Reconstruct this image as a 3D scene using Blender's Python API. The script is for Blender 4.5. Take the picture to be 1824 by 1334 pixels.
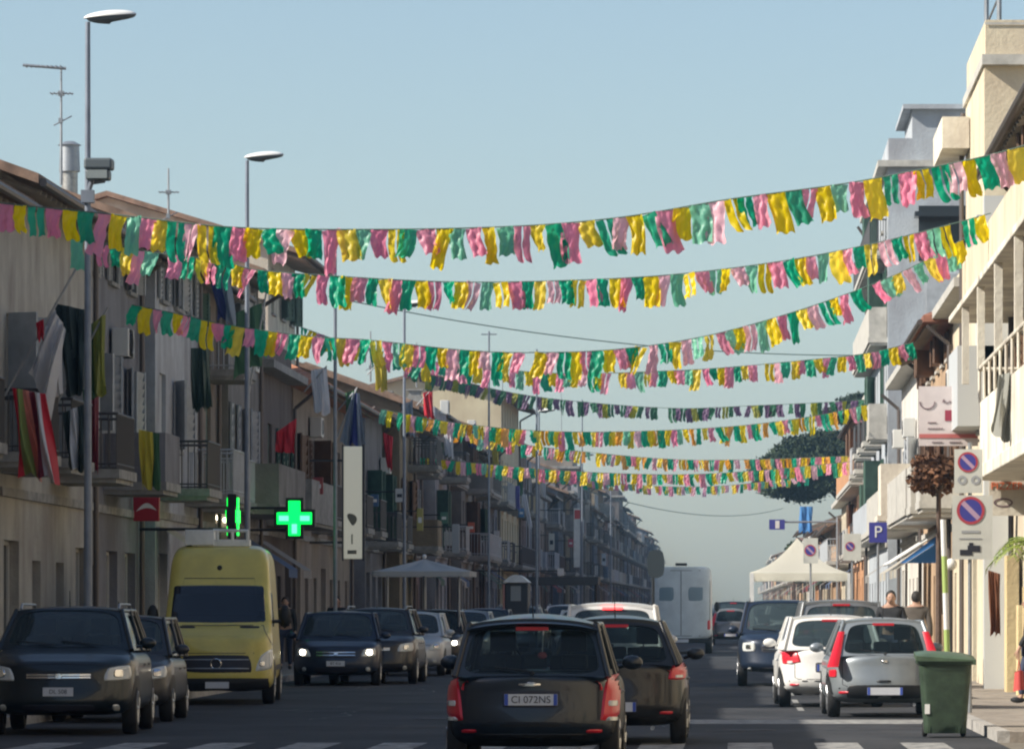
import bpy, bmesh, math, random
from mathutils import Vector, Matrix
from mathutils.bvhtree import BVHTree
R = math.radians
rnd = random.Random(11)
S = bpy.context.scene
for o in list(bpy.data.objects): bpy.data.objects.remove(o)
COL = S.collection

# ------------------------------------------------------------------ camera
KD = 1.35   # depth scale: street depths below are given for a 6500 px focal length and stretched by KD
F = 6500.0; VX = 1310.0; VY = 1098.0; EYE = 1.5
cd = bpy.data.cameras.new('camera'); cam = bpy.data.objects.new('camera', cd); COL.objects.link(cam)
cam.location = (0, 0, EYE); cam.rotation_euler = (R(90), 0, 0)
cd.sensor_width = 36; cd.lens = F * KD / 1824 * 36
cd.shift_x = (912 - VX) / 1824; cd.shift_y = (VY - 667) / 1824
cd.clip_start = 0.5; cd.clip_end = 5000
S.camera = cam
# ------------------------------------------------------------------ world, sun, exposure
EL, AZ = 35.0, -109.0          # sun: to the left, a little behind the camera (azimuth from +Y, clockwise)
w = bpy.data.worlds.new('World'); S.world = w; w.use_nodes = True
nt = w.node_tree; sky = nt.nodes.new('ShaderNodeTexSky'); sky.sky_type = 'NISHITA'; sky.sun_disc = False
sky.sun_elevation = R(EL); sky.sun_rotation = R(AZ); sky.air_density = 1.0; sky.dust_density = 1.0; sky.ozone_density = 1.1
nt.links.new(sky.outputs[0], nt.nodes['Background'].inputs[0]); nt.nodes['Background'].inputs[1].default_value = 0.096
ld = bpy.data.lights.new('sun', 'SUN'); ld.energy = 4.9; ld.angle = R(0.5); ld.color = (1, .93, .82)
sun = bpy.data.objects.new('sun', ld); COL.objects.link(sun)
sd_ = Vector((math.sin(R(AZ)) * math.cos(R(EL)), math.cos(R(AZ)) * math.cos(R(EL)), math.sin(R(EL))))
sun.rotation_euler = sd_.to_track_quat('Z', 'Y').to_euler(); sun.location = (0, 0, 60)
S.view_settings.view_transform = 'Standard'; S.view_settings.look = 'None'; S.view_settings.gamma = 1
S.view_settings.exposure = 0.55
S.render.engine = 'CYCLES'
S.cycles.filter_width = 2.2
S.cycles.transparent_max_bounces = 16

# ------------------------------------------------------------------ helpers
EX = set()
def g(y): return 0.004 * max(0.0, y - 62.0)
def at(px, py, Y): return Vector(((px - VX) * Y / F, Y, EYE + (VY - py) * Y / F))
MATS = {}
def mat(name, col, rough=.7, metal=0.0, coat=0.0, var=0.0, scale=3.0, bump=0.0, bscale=20.0, emit=None, estr=0.0, spec=.5, kind=None, col2=None):
    if name in MATS: return MATS[name]
    m = bpy.data.materials.new(name); m.use_nodes = True; t = m.node_tree; b = t.nodes['Principled BSDF']
    b.inputs['Base Color'].default_value = (*col, 1); b.inputs['Roughness'].default_value = rough
    b.inputs['Metallic'].default_value = metal; b.inputs['Coat Weight'].default_value = coat; b.inputs['Coat Roughness'].default_value = .06
    b.inputs['Specular IOR Level'].default_value = spec
    co = t.nodes.new('ShaderNodeTexCoord')
    if var > 0 or col2:
        n = t.nodes.new('ShaderNodeTexNoise'); n.inputs['Scale'].default_value = scale; n.inputs['Detail'].default_value = 6; n.inputs['Roughness'].default_value = .65
        t.links.new(co.outputs['Object'], n.inputs['Vector'])
        r = t.nodes.new('ShaderNodeValToRGB'); e = r.color_ramp.elements
        c2 = col2 if col2 else tuple(c * (1 - var) for c in col)
        e[0].position = .35; e[1].position = .65; e[0].color = (*c2, 1); e[1].color = (*[min(1, c * (1 + var * .35)) for c in col], 1)
        t.links.new(n.outputs[0], r.inputs[0]); t.links.new(r.outputs[0], b.inputs['Base Color'])
    if bump > 0:
        n2 = t.nodes.new('ShaderNodeTexNoise'); n2.inputs['Scale'].default_value = bscale; n2.inputs['Detail'].default_value = 4
        t.links.new(co.outputs['Object'], n2.inputs['Vector'])
        bp = t.nodes.new('ShaderNodeBump'); bp.inputs['Strength'].default_value = bump; bp.inputs['Distance'].default_value = .03
        t.links.new(n2.outputs[0], bp.inputs['Height']); t.links.new(bp.outputs[0], b.inputs['Normal'])
    if emit: b.inputs['Emission Color'].default_value = (*emit, 1); b.inputs['Emission Strength'].default_value = estr
    MATS[name] = m; return m
def stucco(name, col, dirt=.3):
    """rendered wall: blotches, rain streaks running down, fine grain"""
    if name in MATS: return MATS[name]
    m = bpy.data.materials.new(name); m.use_nodes = True; t = m.node_tree; b = t.nodes['Principled BSDF']; b.inputs['Roughness'].default_value = .9
    b.inputs['Specular IOR Level'].default_value = .2
    co = t.nodes.new('ShaderNodeTexCoord')
    n = t.nodes.new('ShaderNodeTexNoise'); n.inputs['Scale'].default_value = .45; n.inputs['Detail'].default_value = 8; n.inputs['Roughness'].default_value = .7
    t.links.new(co.outputs['Object'], n.inputs['Vector'])
    mp = t.nodes.new('ShaderNodeMapping'); mp.inputs['Scale'].default_value = (.9, .9, .3); t.links.new(co.outputs['Object'], mp.inputs['Vector'])
    n2 = t.nodes.new('ShaderNodeTexNoise'); n2.inputs['Scale'].default_value = 1.6; n2.inputs['Detail'].default_value = 6; t.links.new(mp.outputs[0], n2.inputs['Vector'])
    mu = t.nodes.new('ShaderNodeMath'); mu.operation = 'MULTIPLY'; t.links.new(n.outputs[0], mu.inputs[0]); t.links.new(n2.outputs[0], mu.inputs[1])
    r = t.nodes.new('ShaderNodeValToRGB'); e = r.color_ramp.elements; e[0].position = .14; e[1].position = .34
    e[0].color = (*[c * (1 - dirt) * (.9 if i else .95) for i, c in enumerate(col)], 1); e[1].color = (*col, 1)
    t.links.new(mu.outputs[0], r.inputs[0]); t.links.new(r.outputs[0], b.inputs['Base Color'])
    n3 = t.nodes.new('ShaderNodeTexNoise'); n3.inputs['Scale'].default_value = 14; n3.inputs['Detail'].default_value = 5; t.links.new(co.outputs['Object'], n3.inputs['Vector'])
    bp = t.nodes.new('ShaderNodeBump'); bp.inputs['Strength'].default_value = .35; bp.inputs['Distance'].default_value = .03
    t.links.new(n3.outputs[0], bp.inputs['Height']); t.links.new(bp.outputs[0], b.inputs['Normal'])
    MATS[name] = m; return m
def tiles(name, col):
    if name in MATS: return MATS[name]
    m = mat(name, col, .85, var=.45, scale=2.5); t = m.node_tree; b = t.nodes['Principled BSDF']
    co = t.nodes.new('ShaderNodeTexCoord'); wv = t.nodes.new('ShaderNodeTexWave'); wv.bands_direction = 'Y'; wv.inputs['Scale'].default_value = 1.6; wv.inputs['Distortion'].default_value = .6
    t.links.new(co.outputs['Object'], wv.inputs['Vector']); bp = t.nodes.new('ShaderNodeBump'); bp.inputs['Distance'].default_value = .08
    t.links.new(wv.outputs[0], bp.inputs['Height']); t.links.new(bp.outputs[0], b.inputs['Normal']); return m
def clothm(name, col, trans=.4, rough=.5, spec=.3):
    if name in MATS: return MATS[name]
    m = bpy.data.materials.new(name); m.use_nodes = True; t = m.node_tree; b = t.nodes['Principled BSDF']
    b.inputs['Base Color'].default_value = (*col, 1); b.inputs['Roughness'].default_value = rough; b.inputs['Specular IOR Level'].default_value = spec
    tr = t.nodes.new('ShaderNodeBsdfTranslucent'); tr.inputs[0].default_value = (*[min(1, c * 1.15) for c in col], 1)
    mx = t.nodes.new('ShaderNodeMixShader'); mx.inputs[0].default_value = trans; o = t.nodes['Material Output']
    t.links.new(b.outputs[0], mx.inputs[1]); t.links.new(tr.outputs[0], mx.inputs[2]); t.links.new(mx.outputs[0], o.inputs[0])
    MATS[name] = m; return m
def jitter(m, amt=.35):
    t = m.node_tree; b = t.nodes['Principled BSDF']; oi = t.nodes.new('ShaderNodeObjectInfo'); hs = t.nodes.new('ShaderNodeHueSaturation'); hs.inputs['Color'].default_value = b.inputs['Base Color'].default_value
    mr = t.nodes.new('ShaderNodeMapRange'); mr.inputs['To Min'].default_value = 1-amt*.35; mr.inputs['To Max'].default_value = 1+amt*.4; t.links.new(oi.outputs['Random'], mr.inputs['Value']); t.links.new(mr.outputs[0], hs.inputs['Value'])
    m2 = t.nodes.new('ShaderNodeMath'); m2.operation = 'FRACT'; m1 = t.nodes.new('ShaderNodeMath'); m1.operation = 'MULTIPLY'; m1.inputs[1].default_value = 7.3; t.links.new(oi.outputs['Random'], m1.inputs[0]); t.links.new(m1.outputs[0], m2.inputs[0])
    m3 = t.nodes.new('ShaderNodeMapRange'); m3.inputs['To Min'].default_value = .92; m3.inputs['To Max'].default_value = 1.12; t.links.new(m2.outputs[0], m3.inputs['Value']); t.links.new(m3.outputs[0], hs.inputs['Saturation'])
    t.links.new(hs.outputs[0], b.inputs['Base Color'])
    for n in t.nodes:
        if n.type == 'BSDF_TRANSLUCENT': t.links.new(hs.outputs[0], n.inputs[0])
    return m
def glassm(name, tint=(.05, .07, .08), clear=.35):
    if name in MATS: return MATS[name]
    m = bpy.data.materials.new(name); m.use_nodes = True; t = m.node_tree; b = t.nodes['Principled BSDF']
    b.inputs['Base Color'].default_value = (*tint, 1); b.inputs['Roughness'].default_value = .06; b.inputs['Specular IOR Level'].default_value = .6
    tr = t.nodes.new('ShaderNodeBsdfTransparent'); tr.inputs[0].default_value = (.62, .72, .72, 1)
    mx = t.nodes.new('ShaderNodeMixShader'); mx.inputs[0].default_value = clear; o = t.nodes['Material Output']
    t.links.new(b.outputs[0], mx.inputs[1]); t.links.new(tr.outputs[0], mx.inputs[2]); t.links.new(mx.outputs[0], o.inputs[0])
    MATS[name] = m; return m

class MB:
    def __init__(s): s.v = []; s.f = []
    def quad(s, a, b, c, d): n = len(s.v); s.v += [Vector(p) for p in (a, b, c, d)]; s.f.append((n, n+1, n+2, n+3)); return s
    def tri(s, a, b, c): n = len(s.v); s.v += [Vector(p) for p in (a, b, c)]; s.f.append((n, n+1, n+2)); return s
    def poly(s, pts): n = len(s.v); s.v += [Vector(p) for p in pts]; s.f.append(tuple(range(n, n+len(pts)))); return s
    def box(s, x0, x1, y0, y1, z0, z1):
        if x0 > x1: x0, x1 = x1, x0
        n = len(s.v); s.v += [Vector(p) for p in ((x0,y0,z0),(x1,y0,z0),(x1,y1,z0),(x0,y1,z0),(x0,y0,z1),(x1,y0,z1),(x1,y1,z1),(x0,y1,z1))]
        s.f += [(n,n+3,n+2,n+1),(n+4,n+5,n+6,n+7),(n,n+1,n+5,n+4),(n+1,n+2,n+6,n+5),(n+2,n+3,n+7,n+6),(n+3,n,n+4,n+7)]; return s
    def bar(s, a, b, r, r2=None, n=8):
        a = Vector(a); b = Vector(b); r2 = r if r2 is None else r2; d = (b-a).normalized()
        u = d.cross(Vector((0,0,1)) if abs(d.z) < .9 else Vector((1,0,0))).normalized(); v = d.cross(u); k = len(s.v)
        for i in range(n):
            t = 2*math.pi*i/n; q = u*math.cos(t)+v*math.sin(t); s.v += [a+q*r, b+q*r2]
        for i in range(n):
            j = (i+1) % n; s.f.append((k+2*i, k+2*i+1, k+2*j+1, k+2*j))
        s.f.append(tuple(k+2*i for i in range(n))); s.f.append(tuple(k+2*i+1 for i in reversed(range(n)))); return s
    def path(s, pts, r, n=6):
        for a, b in zip(pts[:-1], pts[1:]): s.bar(a, b, r, r, n)
        return s
    def grid(s, fn, nu, nv):
        k = len(s.v)
        for i in range(nu+1):
            for j in range(nv+1): s.v.append(Vector(fn(i/nu, j/nv)))
        for i in range(nu):
            for j in range(nv):
                q = k+i*(nv+1)+j; s.f.append((q, q+nv+1, q+nv+2, q+1))
        return s
    def ring(s, c, R0, r, axis='x', nu=28, nv=10, sq=1.0):
        def fn(u, v):
            a = 2*math.pi*u; b = 2*math.pi*v; d = R0 + r*math.cos(b); h = r*sq*math.sin(b)
            p = {'x': (h, d*math.cos(a), d*math.sin(a)), 'y': (d*math.cos(a), h, d*math.sin(a)), 'z': (d*math.cos(a), d*math.sin(a), h)}[axis]
            return Vector(c)+Vector(p)
        return s.grid(fn, nu, nv)
    def ball(s, c, rx, ry=None, rz=None, n=12):
        ry = rx if ry is None else ry; rz = rx if rz is None else rz
        return s.grid(lambda u, v: Vector(c)+Vector((rx*math.cos(2*math.pi*u)*math.sin(math.pi*v), ry*math.sin(2*math.pi*u)*math.sin(math.pi*v), rz*math.cos(math.pi*v))), n, n//2)
    def xf(s, M): s.v = [M @ p for p in s.v]; return s
    def mesh(s, name, m, org=Vector((0,0,0)), smooth=False):
        me = bpy.data.meshes.new(name); me.from_pydata([tuple(p-org) for p in s.v], [], s.f)
        if m: me.materials.append(m)
        if smooth: me.polygons.foreach_set('use_smooth', [True]*len(me.polygons))
        me.update(); return me
def tag(o, label=None, cat=None, group=None, kind=None):
    if label: o['label'] = label
    if cat: o['category'] = cat
    if group: o['group'] = group
    if kind: o['kind'] = kind
    return o
def wloc(o):
    p = Vector(o.location)
    while o.parent: o = o.parent; p = p + Vector(o.location)
    return p
def obj(name, mb, m, parent=None, smooth=False, org=None, label=None, bevel=0):
    """world-space builder data -> one mesh object; parented objects keep their world place (roots unrotated while building)"""
    if parent: base = wloc(parent)
    else: base = Vector(org) if org is not None else Vector((0, 0, 0))
    me = mb.mesh(name, m, base, smooth)
    if smooth or bevel:
        bm = bmesh.new(); bm.from_mesh(me); bmesh.ops.remove_doubles(bm, verts=bm.verts, dist=1e-5)
        bmesh.ops.recalc_face_normals(bm, faces=bm.faces); bm.to_mesh(me); bm.free()
    o = bpy.data.objects.new(name, me); COL.objects.link(o)
    if parent: o.parent = parent
    else: o.location = base
    if label: o['label'] = label
    if smooth:
        try:
            me.set_sharp_from_angle(angle=R(40))
        except Exception: pass
    if bevel:
        b = o.modifiers.new('bevel', 'BEVEL'); b.width = bevel; b.segments = 2; b.limit_method = 'ANGLE'
    return o
def empty(name, loc, label, cat, group=None):
    o = bpy.data.objects.new(name, None); COL.objects.link(o); o.location = loc; o.empty_display_size = .3
    return tag(o, label, cat, group)
def copy_tree(o, parent=None):
    c = o.copy(); COL.objects.link(c)
    if parent: c.parent = parent
    for ch in list(KIDS.get(o.name, o.children)): copy_tree(ch, c)
    return c
KIDS = {}
def textmesh(txt, size, ext=.004):
    cu = bpy.data.curves.new('lettering', 'FONT'); cu.body = txt; cu.size = size; cu.extrude = ext; cu.align_x = 'CENTER'; cu.align_y = 'CENTER'
    o = bpy.data.objects.new('lettering', cu); COL.objects.link(o); dg = bpy.context.evaluated_depsgraph_get()
    me = bpy.data.meshes.new_from_object(o.evaluated_get(dg)); bpy.data.objects.remove(o); bpy.data.curves.remove(cu); return me
def text(name, txt, size, m, parent, loc, rot=(R(90), 0, 0), ext=.004):
    me = textmesh(txt, size, ext); me.materials.clear(); me.materials.append(m); o = bpy.data.objects.new(name, me); COL.objects.link(o)
    o.parent = parent; o.location = Vector(loc) - wloc(parent); o.rotation_euler = rot; return o
def lerp(a, b, t): return a + (b-a)*t
def curve(pts, x):
    if x <= pts[0][0]: return pts[0][1]
    for (a, p), (b, q) in zip(pts[:-1], pts[1:]):
        if x <= b:
            t = (x-a)/(b-a); return p+(q-p)*(t*t*(3-2*t)*.5+t*.5)
    return pts[-1][1]
def spline(pts, x):
    n = len(pts)
    for i in range(n-1):
        if x <= pts[i+1][0] or i == n-2:
            a = pts[max(0, i-1)]; b = pts[i]; c = pts[i+1]; d = pts[min(n-1, i+2)]; h = c[0]-b[0]; t = (x-b[0])/h
            m0 = (c[1]-a[1])/(c[0]-a[0])*h; m1 = (d[1]-b[1])/(d[0]-b[0])*h
            return (2*t**3-3*t*t+1)*b[1]+(t**3-2*t*t+t)*m0+(-2*t**3+3*t*t)*c[1]+(t**3-t*t)*m1

# ------------------------------------------------------------------ common materials
M_asph = mat('asphalt', (.050, .052, .058), .8, col2=(.018, .020, .024), scale=.45, bump=.6, bscale=40, spec=.35)
M_paint = mat('road_paint', (.42, .42, .40), .8, col2=(.07, .07, .075), scale=4.5)
M_line = mat('road_line', (.4, .4, .38), .75, col2=(.1, .1, .1), scale=5)
M_pave = mat('paving', (.30, .26, .215), .9, var=.35, scale=4, bump=.3)
M_kerb = mat('kerb_stone', (.40, .38, .35), .85, var=.3, scale=6, bump=.3)
M_earth = mat('earth', (.16, .14, .11), .95, var=.3)
M_dark = mat('black_plastic', (.012, .013, .015), .55)
M_rub = mat('rubber', (.015, .015, .016), .8)
M_rim = mat('wheel_rim', (.42, .43, .45), .35, metal=.8)
M_chrome = mat('chrome', (.7, .7, .72), .18, metal=1)
M_steel = mat('galvanised_steel', (.34, .36, .38), .45, metal=.55, var=.2)
M_pole = mat('painted_pole', (.22, .25, .30), .5, metal=.2, var=.2)
M_red = mat('tail_lens', (.62, .012, .03), .35, coat=.2)
M_redl = mat('tail_lens_lit', (.6, .02, .02), .2, emit=(1, .05, .05), estr=4)
M_clear = mat('clear_lens', (.62, .64, .62), .15, coat=.7)
M_lamp = mat('headlamp_lit', (1, .95, .85), .3, emit=(1, .88, .68), estr=14)
M_amber = mat('amber_lens', (.8, .25, .03), .25)
M_plate = mat('plate_white', (.62, .64, .68), .5)
M_pblue = mat('plate_blue', (.05, .1, .45), .5)
M_ink = mat('ink', (.02, .02, .03), .6)
M_gl = glassm('car_glass'); M_glc = glassm('car_glass_clear', (.02, .028, .032), .62)
M_wgl = mat('window_glass', (.02, .023, .027), .22, spec=.5)
M_seat = mat('seat_cloth', (.03, .033, .038), .9)
M_white = mat('white_paint', (.78, .78, .75), .6, var=.15)

# ------------------------------------------------------------------ ground, road, pavements
YS = [-60, 0, 30, 62, 70, 80, 90, 100, 120, 150, 200, 300, 450, 700, 1100, 2500]
def sheet(name, x0, x1, dz, m, ys=YS):
    mb = MB()
    for a, b in zip(ys[:-1], ys[1:]): mb.quad((x0, a, g(a)+dz), (x1, a, g(a)+dz), (x1, b, g(b)+dz), (x0, b, g(b)+dz))
    return tag(obj(name, mb, m), kind='structure')
sheet('ground', -1500, 1500, 0, M_earth)
KL, KR, FL, FR = -9.85, 3.12, -12.0, 5.1
YR = [y for y in YS if y <= 1100]
sheet('road', KL, KR, .004, M_asph, YR)
def slab(name, x0, x1, h, m, ys):
    mb = MB()
    for a, b in zip(ys[:-1], ys[1:]):
        mb.quad((x0, a, g(a)+h), (x1, a, g(a)+h), (x1, b, g(b)+h), (x0, b, g(b)+h))
        mb.quad((x0, a, g(a)), (x0, a, g(a)+h), (x0, b, g(b)+h), (x0, b, g(b)))
        mb.quad((x1, a, g(a)), (x1, b, g(b)), (x1, b, g(b)+h), (x1, a, g(a)+h))
    a = ys[0]; mb.quad((x0, a, g(a)), (x1, a, g(a)), (x1, a, g(a)+h), (x0, a, g(a)+h))
    return tag(obj(name, mb, m), kind='structure')
slab('pavement_left', -60, KL-.15, .13, M_pave, YR)
slab('kerb_left', KL-.15, KL, .14, M_kerb, YR)
PR = [43.5, 62, 70, 80, 90, 100, 120, 150, 200, 300, 450, 700, 1100]
slab('pavement_right', KR+.15, 60, .13, M_pave, PR)
slab('kerb_right', KR, KR+.15, .14, M_kerb, PR)
def mark(name, rects, m, dz=.008):
    mb = MB()
    for x0, x1, y0, y1 in rects: mb.quad((x0, y0, g(y0)+dz), (x1, y0, g(y0)+dz), (x1, y1, g(y1)+dz), (x0, y1, g(y1)+dz))
    return tag(obj(name, mb, m), kind='structure')
mark('crossing_stripes', [(.93+1.02*i, 1.45+1.02*i, 40.4, 43.3) for i in range(-11, 2)], M_paint)
mark('stop_line', [(-3.0, 3.0, 50.9, 53.0)], M_line)
#mark('far_crossing_stripes', [(-9.2+1.0*i, -8.7+1.0*i, 55.2, 57.4) for i in range(0, 12)], M_line)
mark('parking_lines', [(1.0, 1.1, y, y+2.2) for y in range(58, 200, 5)], M_line)
#mark('centre_line', [(-3.45, -3.33, y, y+3) for y in range(62, 400, 7)], M_line)
mp = MB()
for (x, y, a, b) in ((-4.6, 49, .9, 1.6), (-6.1, 58, .5, 2.5), (-.4, 47.5, .7, 1.2), (-5.2, 70, 1.2, 3)): mp.quad((x, y, g(y)+.0075), (x+a, y, g(y)+.0075), (x+a, y+b, g(y+b)+.0075), (x, y+b, g(y+b)+.0075))
tag(obj('road_patch', mp, mat('asphalt_patch', (.03, .032, .036), .85, var=.3)), kind='structure')

rc = random.Random(3); mb = MB()
for k in range(14):
    x, y0_ = rc.uniform(-9, 2.5), rc.uniform(45, 90); p = Vector((x, y0_, 0)); 
    for j in range(14):
        q_ = p+Vector((rc.gauss(0, .12), rc.uniform(.1, .5), 0)); mb.quad((p.x, p.y, g(p.y)+.0072), (p.x+.03, p.y, g(p.y)+.0072), (q_.x+.03, q_.y, g(q_.y)+.0072), (q_.x, q_.y, g(q_.y)+.0072)); p = q_
tag(obj('road_cracks', mb, mat('tar_seal', (.012, .012, .013), .5)), kind='structure')
M_iron0 = mat('cast_iron', (.06, .055, .05), .6, metal=.6, bump=.6, bscale=60)
for (x, y, lab) in ((-4.4, 53.5, 'round iron manhole cover in the lane left of the two dark cars'), (.2, 48.2, 'round iron manhole cover between the second dark car and the silver hatchback')):
    q = MB(); q.bar((x, y, g(y)+.0045), (x, y, g(y)+.012), .34, .33, 28); tag(obj('manhole_cover', q, M_iron0, org=(x, y, g(y))), lab, 'manhole cover')
# ------------------------------------------------------------------ vehicles (built at the origin, nose towards +Y, then moved)
class Hull:
    """closed loft along Y; parts are laid on it by casting rays, so lamps, plates and strips follow its curves"""
    def __init__(s, L, W, zt, zb, n=5.5, pe=9, bump=(), tum=.05, N=44, K=26):
        s.L, s.W = L, W; s.mb = MB()
        def ring(t, q):
            y = L/2*t; hw = W/2*max(0.0, 1-abs(t)**pe)**(1/2.3)
            top = curve(zt, y); bot = curve(zb, y); a = 2*math.pi*q - math.pi/2
            ca, sa = math.cos(a), math.sin(a); x = hw*math.copysign(abs(ca)**(2/n), ca); z = (top+bot)/2+(top-bot)/2*math.copysign(abs(sa)**(2/n), sa)
            x *= 1-tum*max(0, (z-.5)/1.5)
            yy = y
            for (z0, wd, amt, end) in bump:
                if (t > 0) == (end > 0): yy += end*amt*math.exp(-((z-z0)/wd)**2)*abs(t)**5
            return (x, yy, z)
        def tt(u):
            c = math.cos(math.pi*(1-u)); return math.copysign(1-(1-abs(c))**1.25, c)
        s.mb.grid(lambda u, q: ring(tt(u), q), N, K*2)
        s.bvh = BVHTree.FromPolygons(s.mb.v, [tuple(f) for f in s.mb.f])
    def hit(s, a, b, ax):
        if ax in ('rear', 'front'):
            e = -1 if ax == 'rear' else 1; o = Vector((a, e*12, b)); d = Vector((0, -e, 0))
        elif ax == 'top': o = Vector((a, b, 12)); d = Vector((0, 0, -1))
        else:
            e = 1 if ax == 'right' else -1; o = Vector((e*8, a, b)); d = Vector((-e, 0, 0))
        p, n, i, dd = s.bvh.ray_cast(o, d)
        if p is None:
            x = min(s.W/2*.97, abs(a))*(1 if a >= 0 else -1) if ax in ('rear', 'front') else 0
            p, n, i, dd = s.bvh.find_nearest(Vector((x, (-1 if ax == 'rear' else 1)*s.L/2, b)) if ax in ('rear', 'front') else o)
        if n.dot(d) > 0: n = -n
        return p, n
    def patch(s, mb, q, ax, rr=.35, off=.008, n=10, thick=0.0):
        """q: four (a,b) corners, rounded by rr; laid on the hull"""
        def fn(u, v):
            x = 2*u-1; y = 2*v-1; dx = x*math.sqrt(1-y*y/2); dy = y*math.sqrt(1-x*x/2); x = lerp(x, dx, rr); y = lerp(y, dy, rr)
            u2 = (x+1)/2; v2 = (y+1)/2
            a = lerp(lerp(q[0][0], q[1][0], u2), lerp(q[3][0], q[2][0], u2), v2); b = lerp(lerp(q[0][1], q[1][1], u2), lerp(q[3][1], q[2][1], u2), v2)
            p, nn = s.hit(a, b, ax); e = max(abs(2*u-1), abs(2*v-1)) > .999
            return p+nn*(off if not e else -.004)
        mb.grid(fn, n, n); return mb
    def strip(s, mb, pts, w, ax, off=.004):
        for (a0, b0), (a1, b1) in zip(pts[:-1], pts[1:]):
            d = Vector((a1-a0, b1-b0)).normalized()*w/2; k = 6
            for i in range(k):
                t0, t1 = i/k, (i+1)/k; P = []
                for t, sg in ((t0, 1), (t1, 1), (t1, -1), (t0, -1)):
                    p, nn = s.hit(lerp(a0, a1, t)-sg*d.y, lerp(b0, b1, t)+sg*d.x, ax); P.append(p+nn*off)
                mb.quad(*P)
        return mb
def sq(x0, x1, z0, z1): return [(x0, z0), (x1, z0), (x1, z1), (x0, z1)]
def wheel(root, x, y, r, wd, rim=M_rim):
    sg = 1 if x > 0 else -1
    t = MB(); t.grid(lambda u, v: (x+sg*(wd/2)*[-1, -.9, -.6, .6, .9, 1, 1][int(round(v*6))], y+[r*.62, r*.93, r, r, r*.93, r*.72, r*.62][int(round(v*6))]*math.cos(2*math.pi*u), r+[r*.62, r*.93, r, r, r*.93, r*.72, r*.62][int(round(v*6))]*math.sin(2*math.pi*u)), 30, 6)
    to = obj('tyre', t, M_rub, root, True)
    m = MB(); xo = x+sg*wd*.42
    for k in range(5):
        a = 2*math.pi*k/5; m.bar((xo, y, r), (xo, y+r*.6*math.cos(a), r+r*.6*math.sin(a)), .035, .03, 6)
    m.ring((xo, y, r), r*.6, .022, 'x', 24, 6); m.bar((xo-sg*.02, y, r), (xo+sg*.02, y, r), .07, .05, 12)
    m.bar((x, y, r), (x+sg*.02, y, r), r*.62, r*.62, 24)
    obj('rim', m, rim, to, True)
def face_pane(P, bulge, hole, frame_mb, glass_mb, n=6.0, inset=.012, outdir=Vector((0, 0, 0))):
    """P: 4 corners (bl, br, tr, tl); frame around a rounded opening plus a pane in it"""
    c = (P[0]+P[1]+P[2]+P[3])/4; nn = (P[1]-P[0]).cross(P[3]-P[0]).normalized()
    if nn.dot(outdir) < 0: nn = -nn
    def Sf(s_, t_, off=0.0):
        p = lerp(lerp(P[0], P[1], s_), lerp(P[3], P[2], s_), t_); x = 2*s_-1; y = 2*t_-1
        return p+nn*(bulge*(1-x*x)*(1-.35*y*y)+off)
    K = 56; s0, s1, t0, t1 = hole; cs, ct, hs, ht = (s0+s1)/2, (t0+t1)/2, (s1-s0)/2, (t1-t0)/2
    def inner(a):
        ca, sa = math.cos(a), math.sin(a); return (cs+hs*math.copysign(abs(ca)**(2/n), ca), ct+ht*math.copysign(abs(sa)**(2/n), sa))
    def outer(a):
        i = inner(a); dx, dy = i[0]-cs, i[1]-ct; k = 1e9
        if dx > 1e-9: k = min(k, (1-cs)/dx)
        if dx < -1e-9: k = min(k, -cs/dx)
        if dy > 1e-9: k = min(k, (1-ct)/dy)
        if dy < -1e-9: k = min(k, -ct/dy)
        return (cs+dx*k, ct+dy*k)
    A = [2*math.pi*(i+.5)/K for i in range(K)]
    frame_mb.grid(lambda u, v: Sf(*[lerp(outer(A[int(round(u*K)) % K])[k], inner(A[int(round(u*K)) % K])[k], v) for k in (0, 1)]), K, 3)
    frame_mb.grid(lambda u, v: Sf(*inner(A[int(round(u*K)) % K]), -v*inset*2), K, 1)
    glass_mb.grid(lambda u, v: Sf(cs+(inner(A[int(round(u*K)) % K])[0]-cs)*v, ct+(inner(A[int(round(u*K)) % K])[1]-ct)*v, -inset), K, 5)
    return Sf
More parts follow.
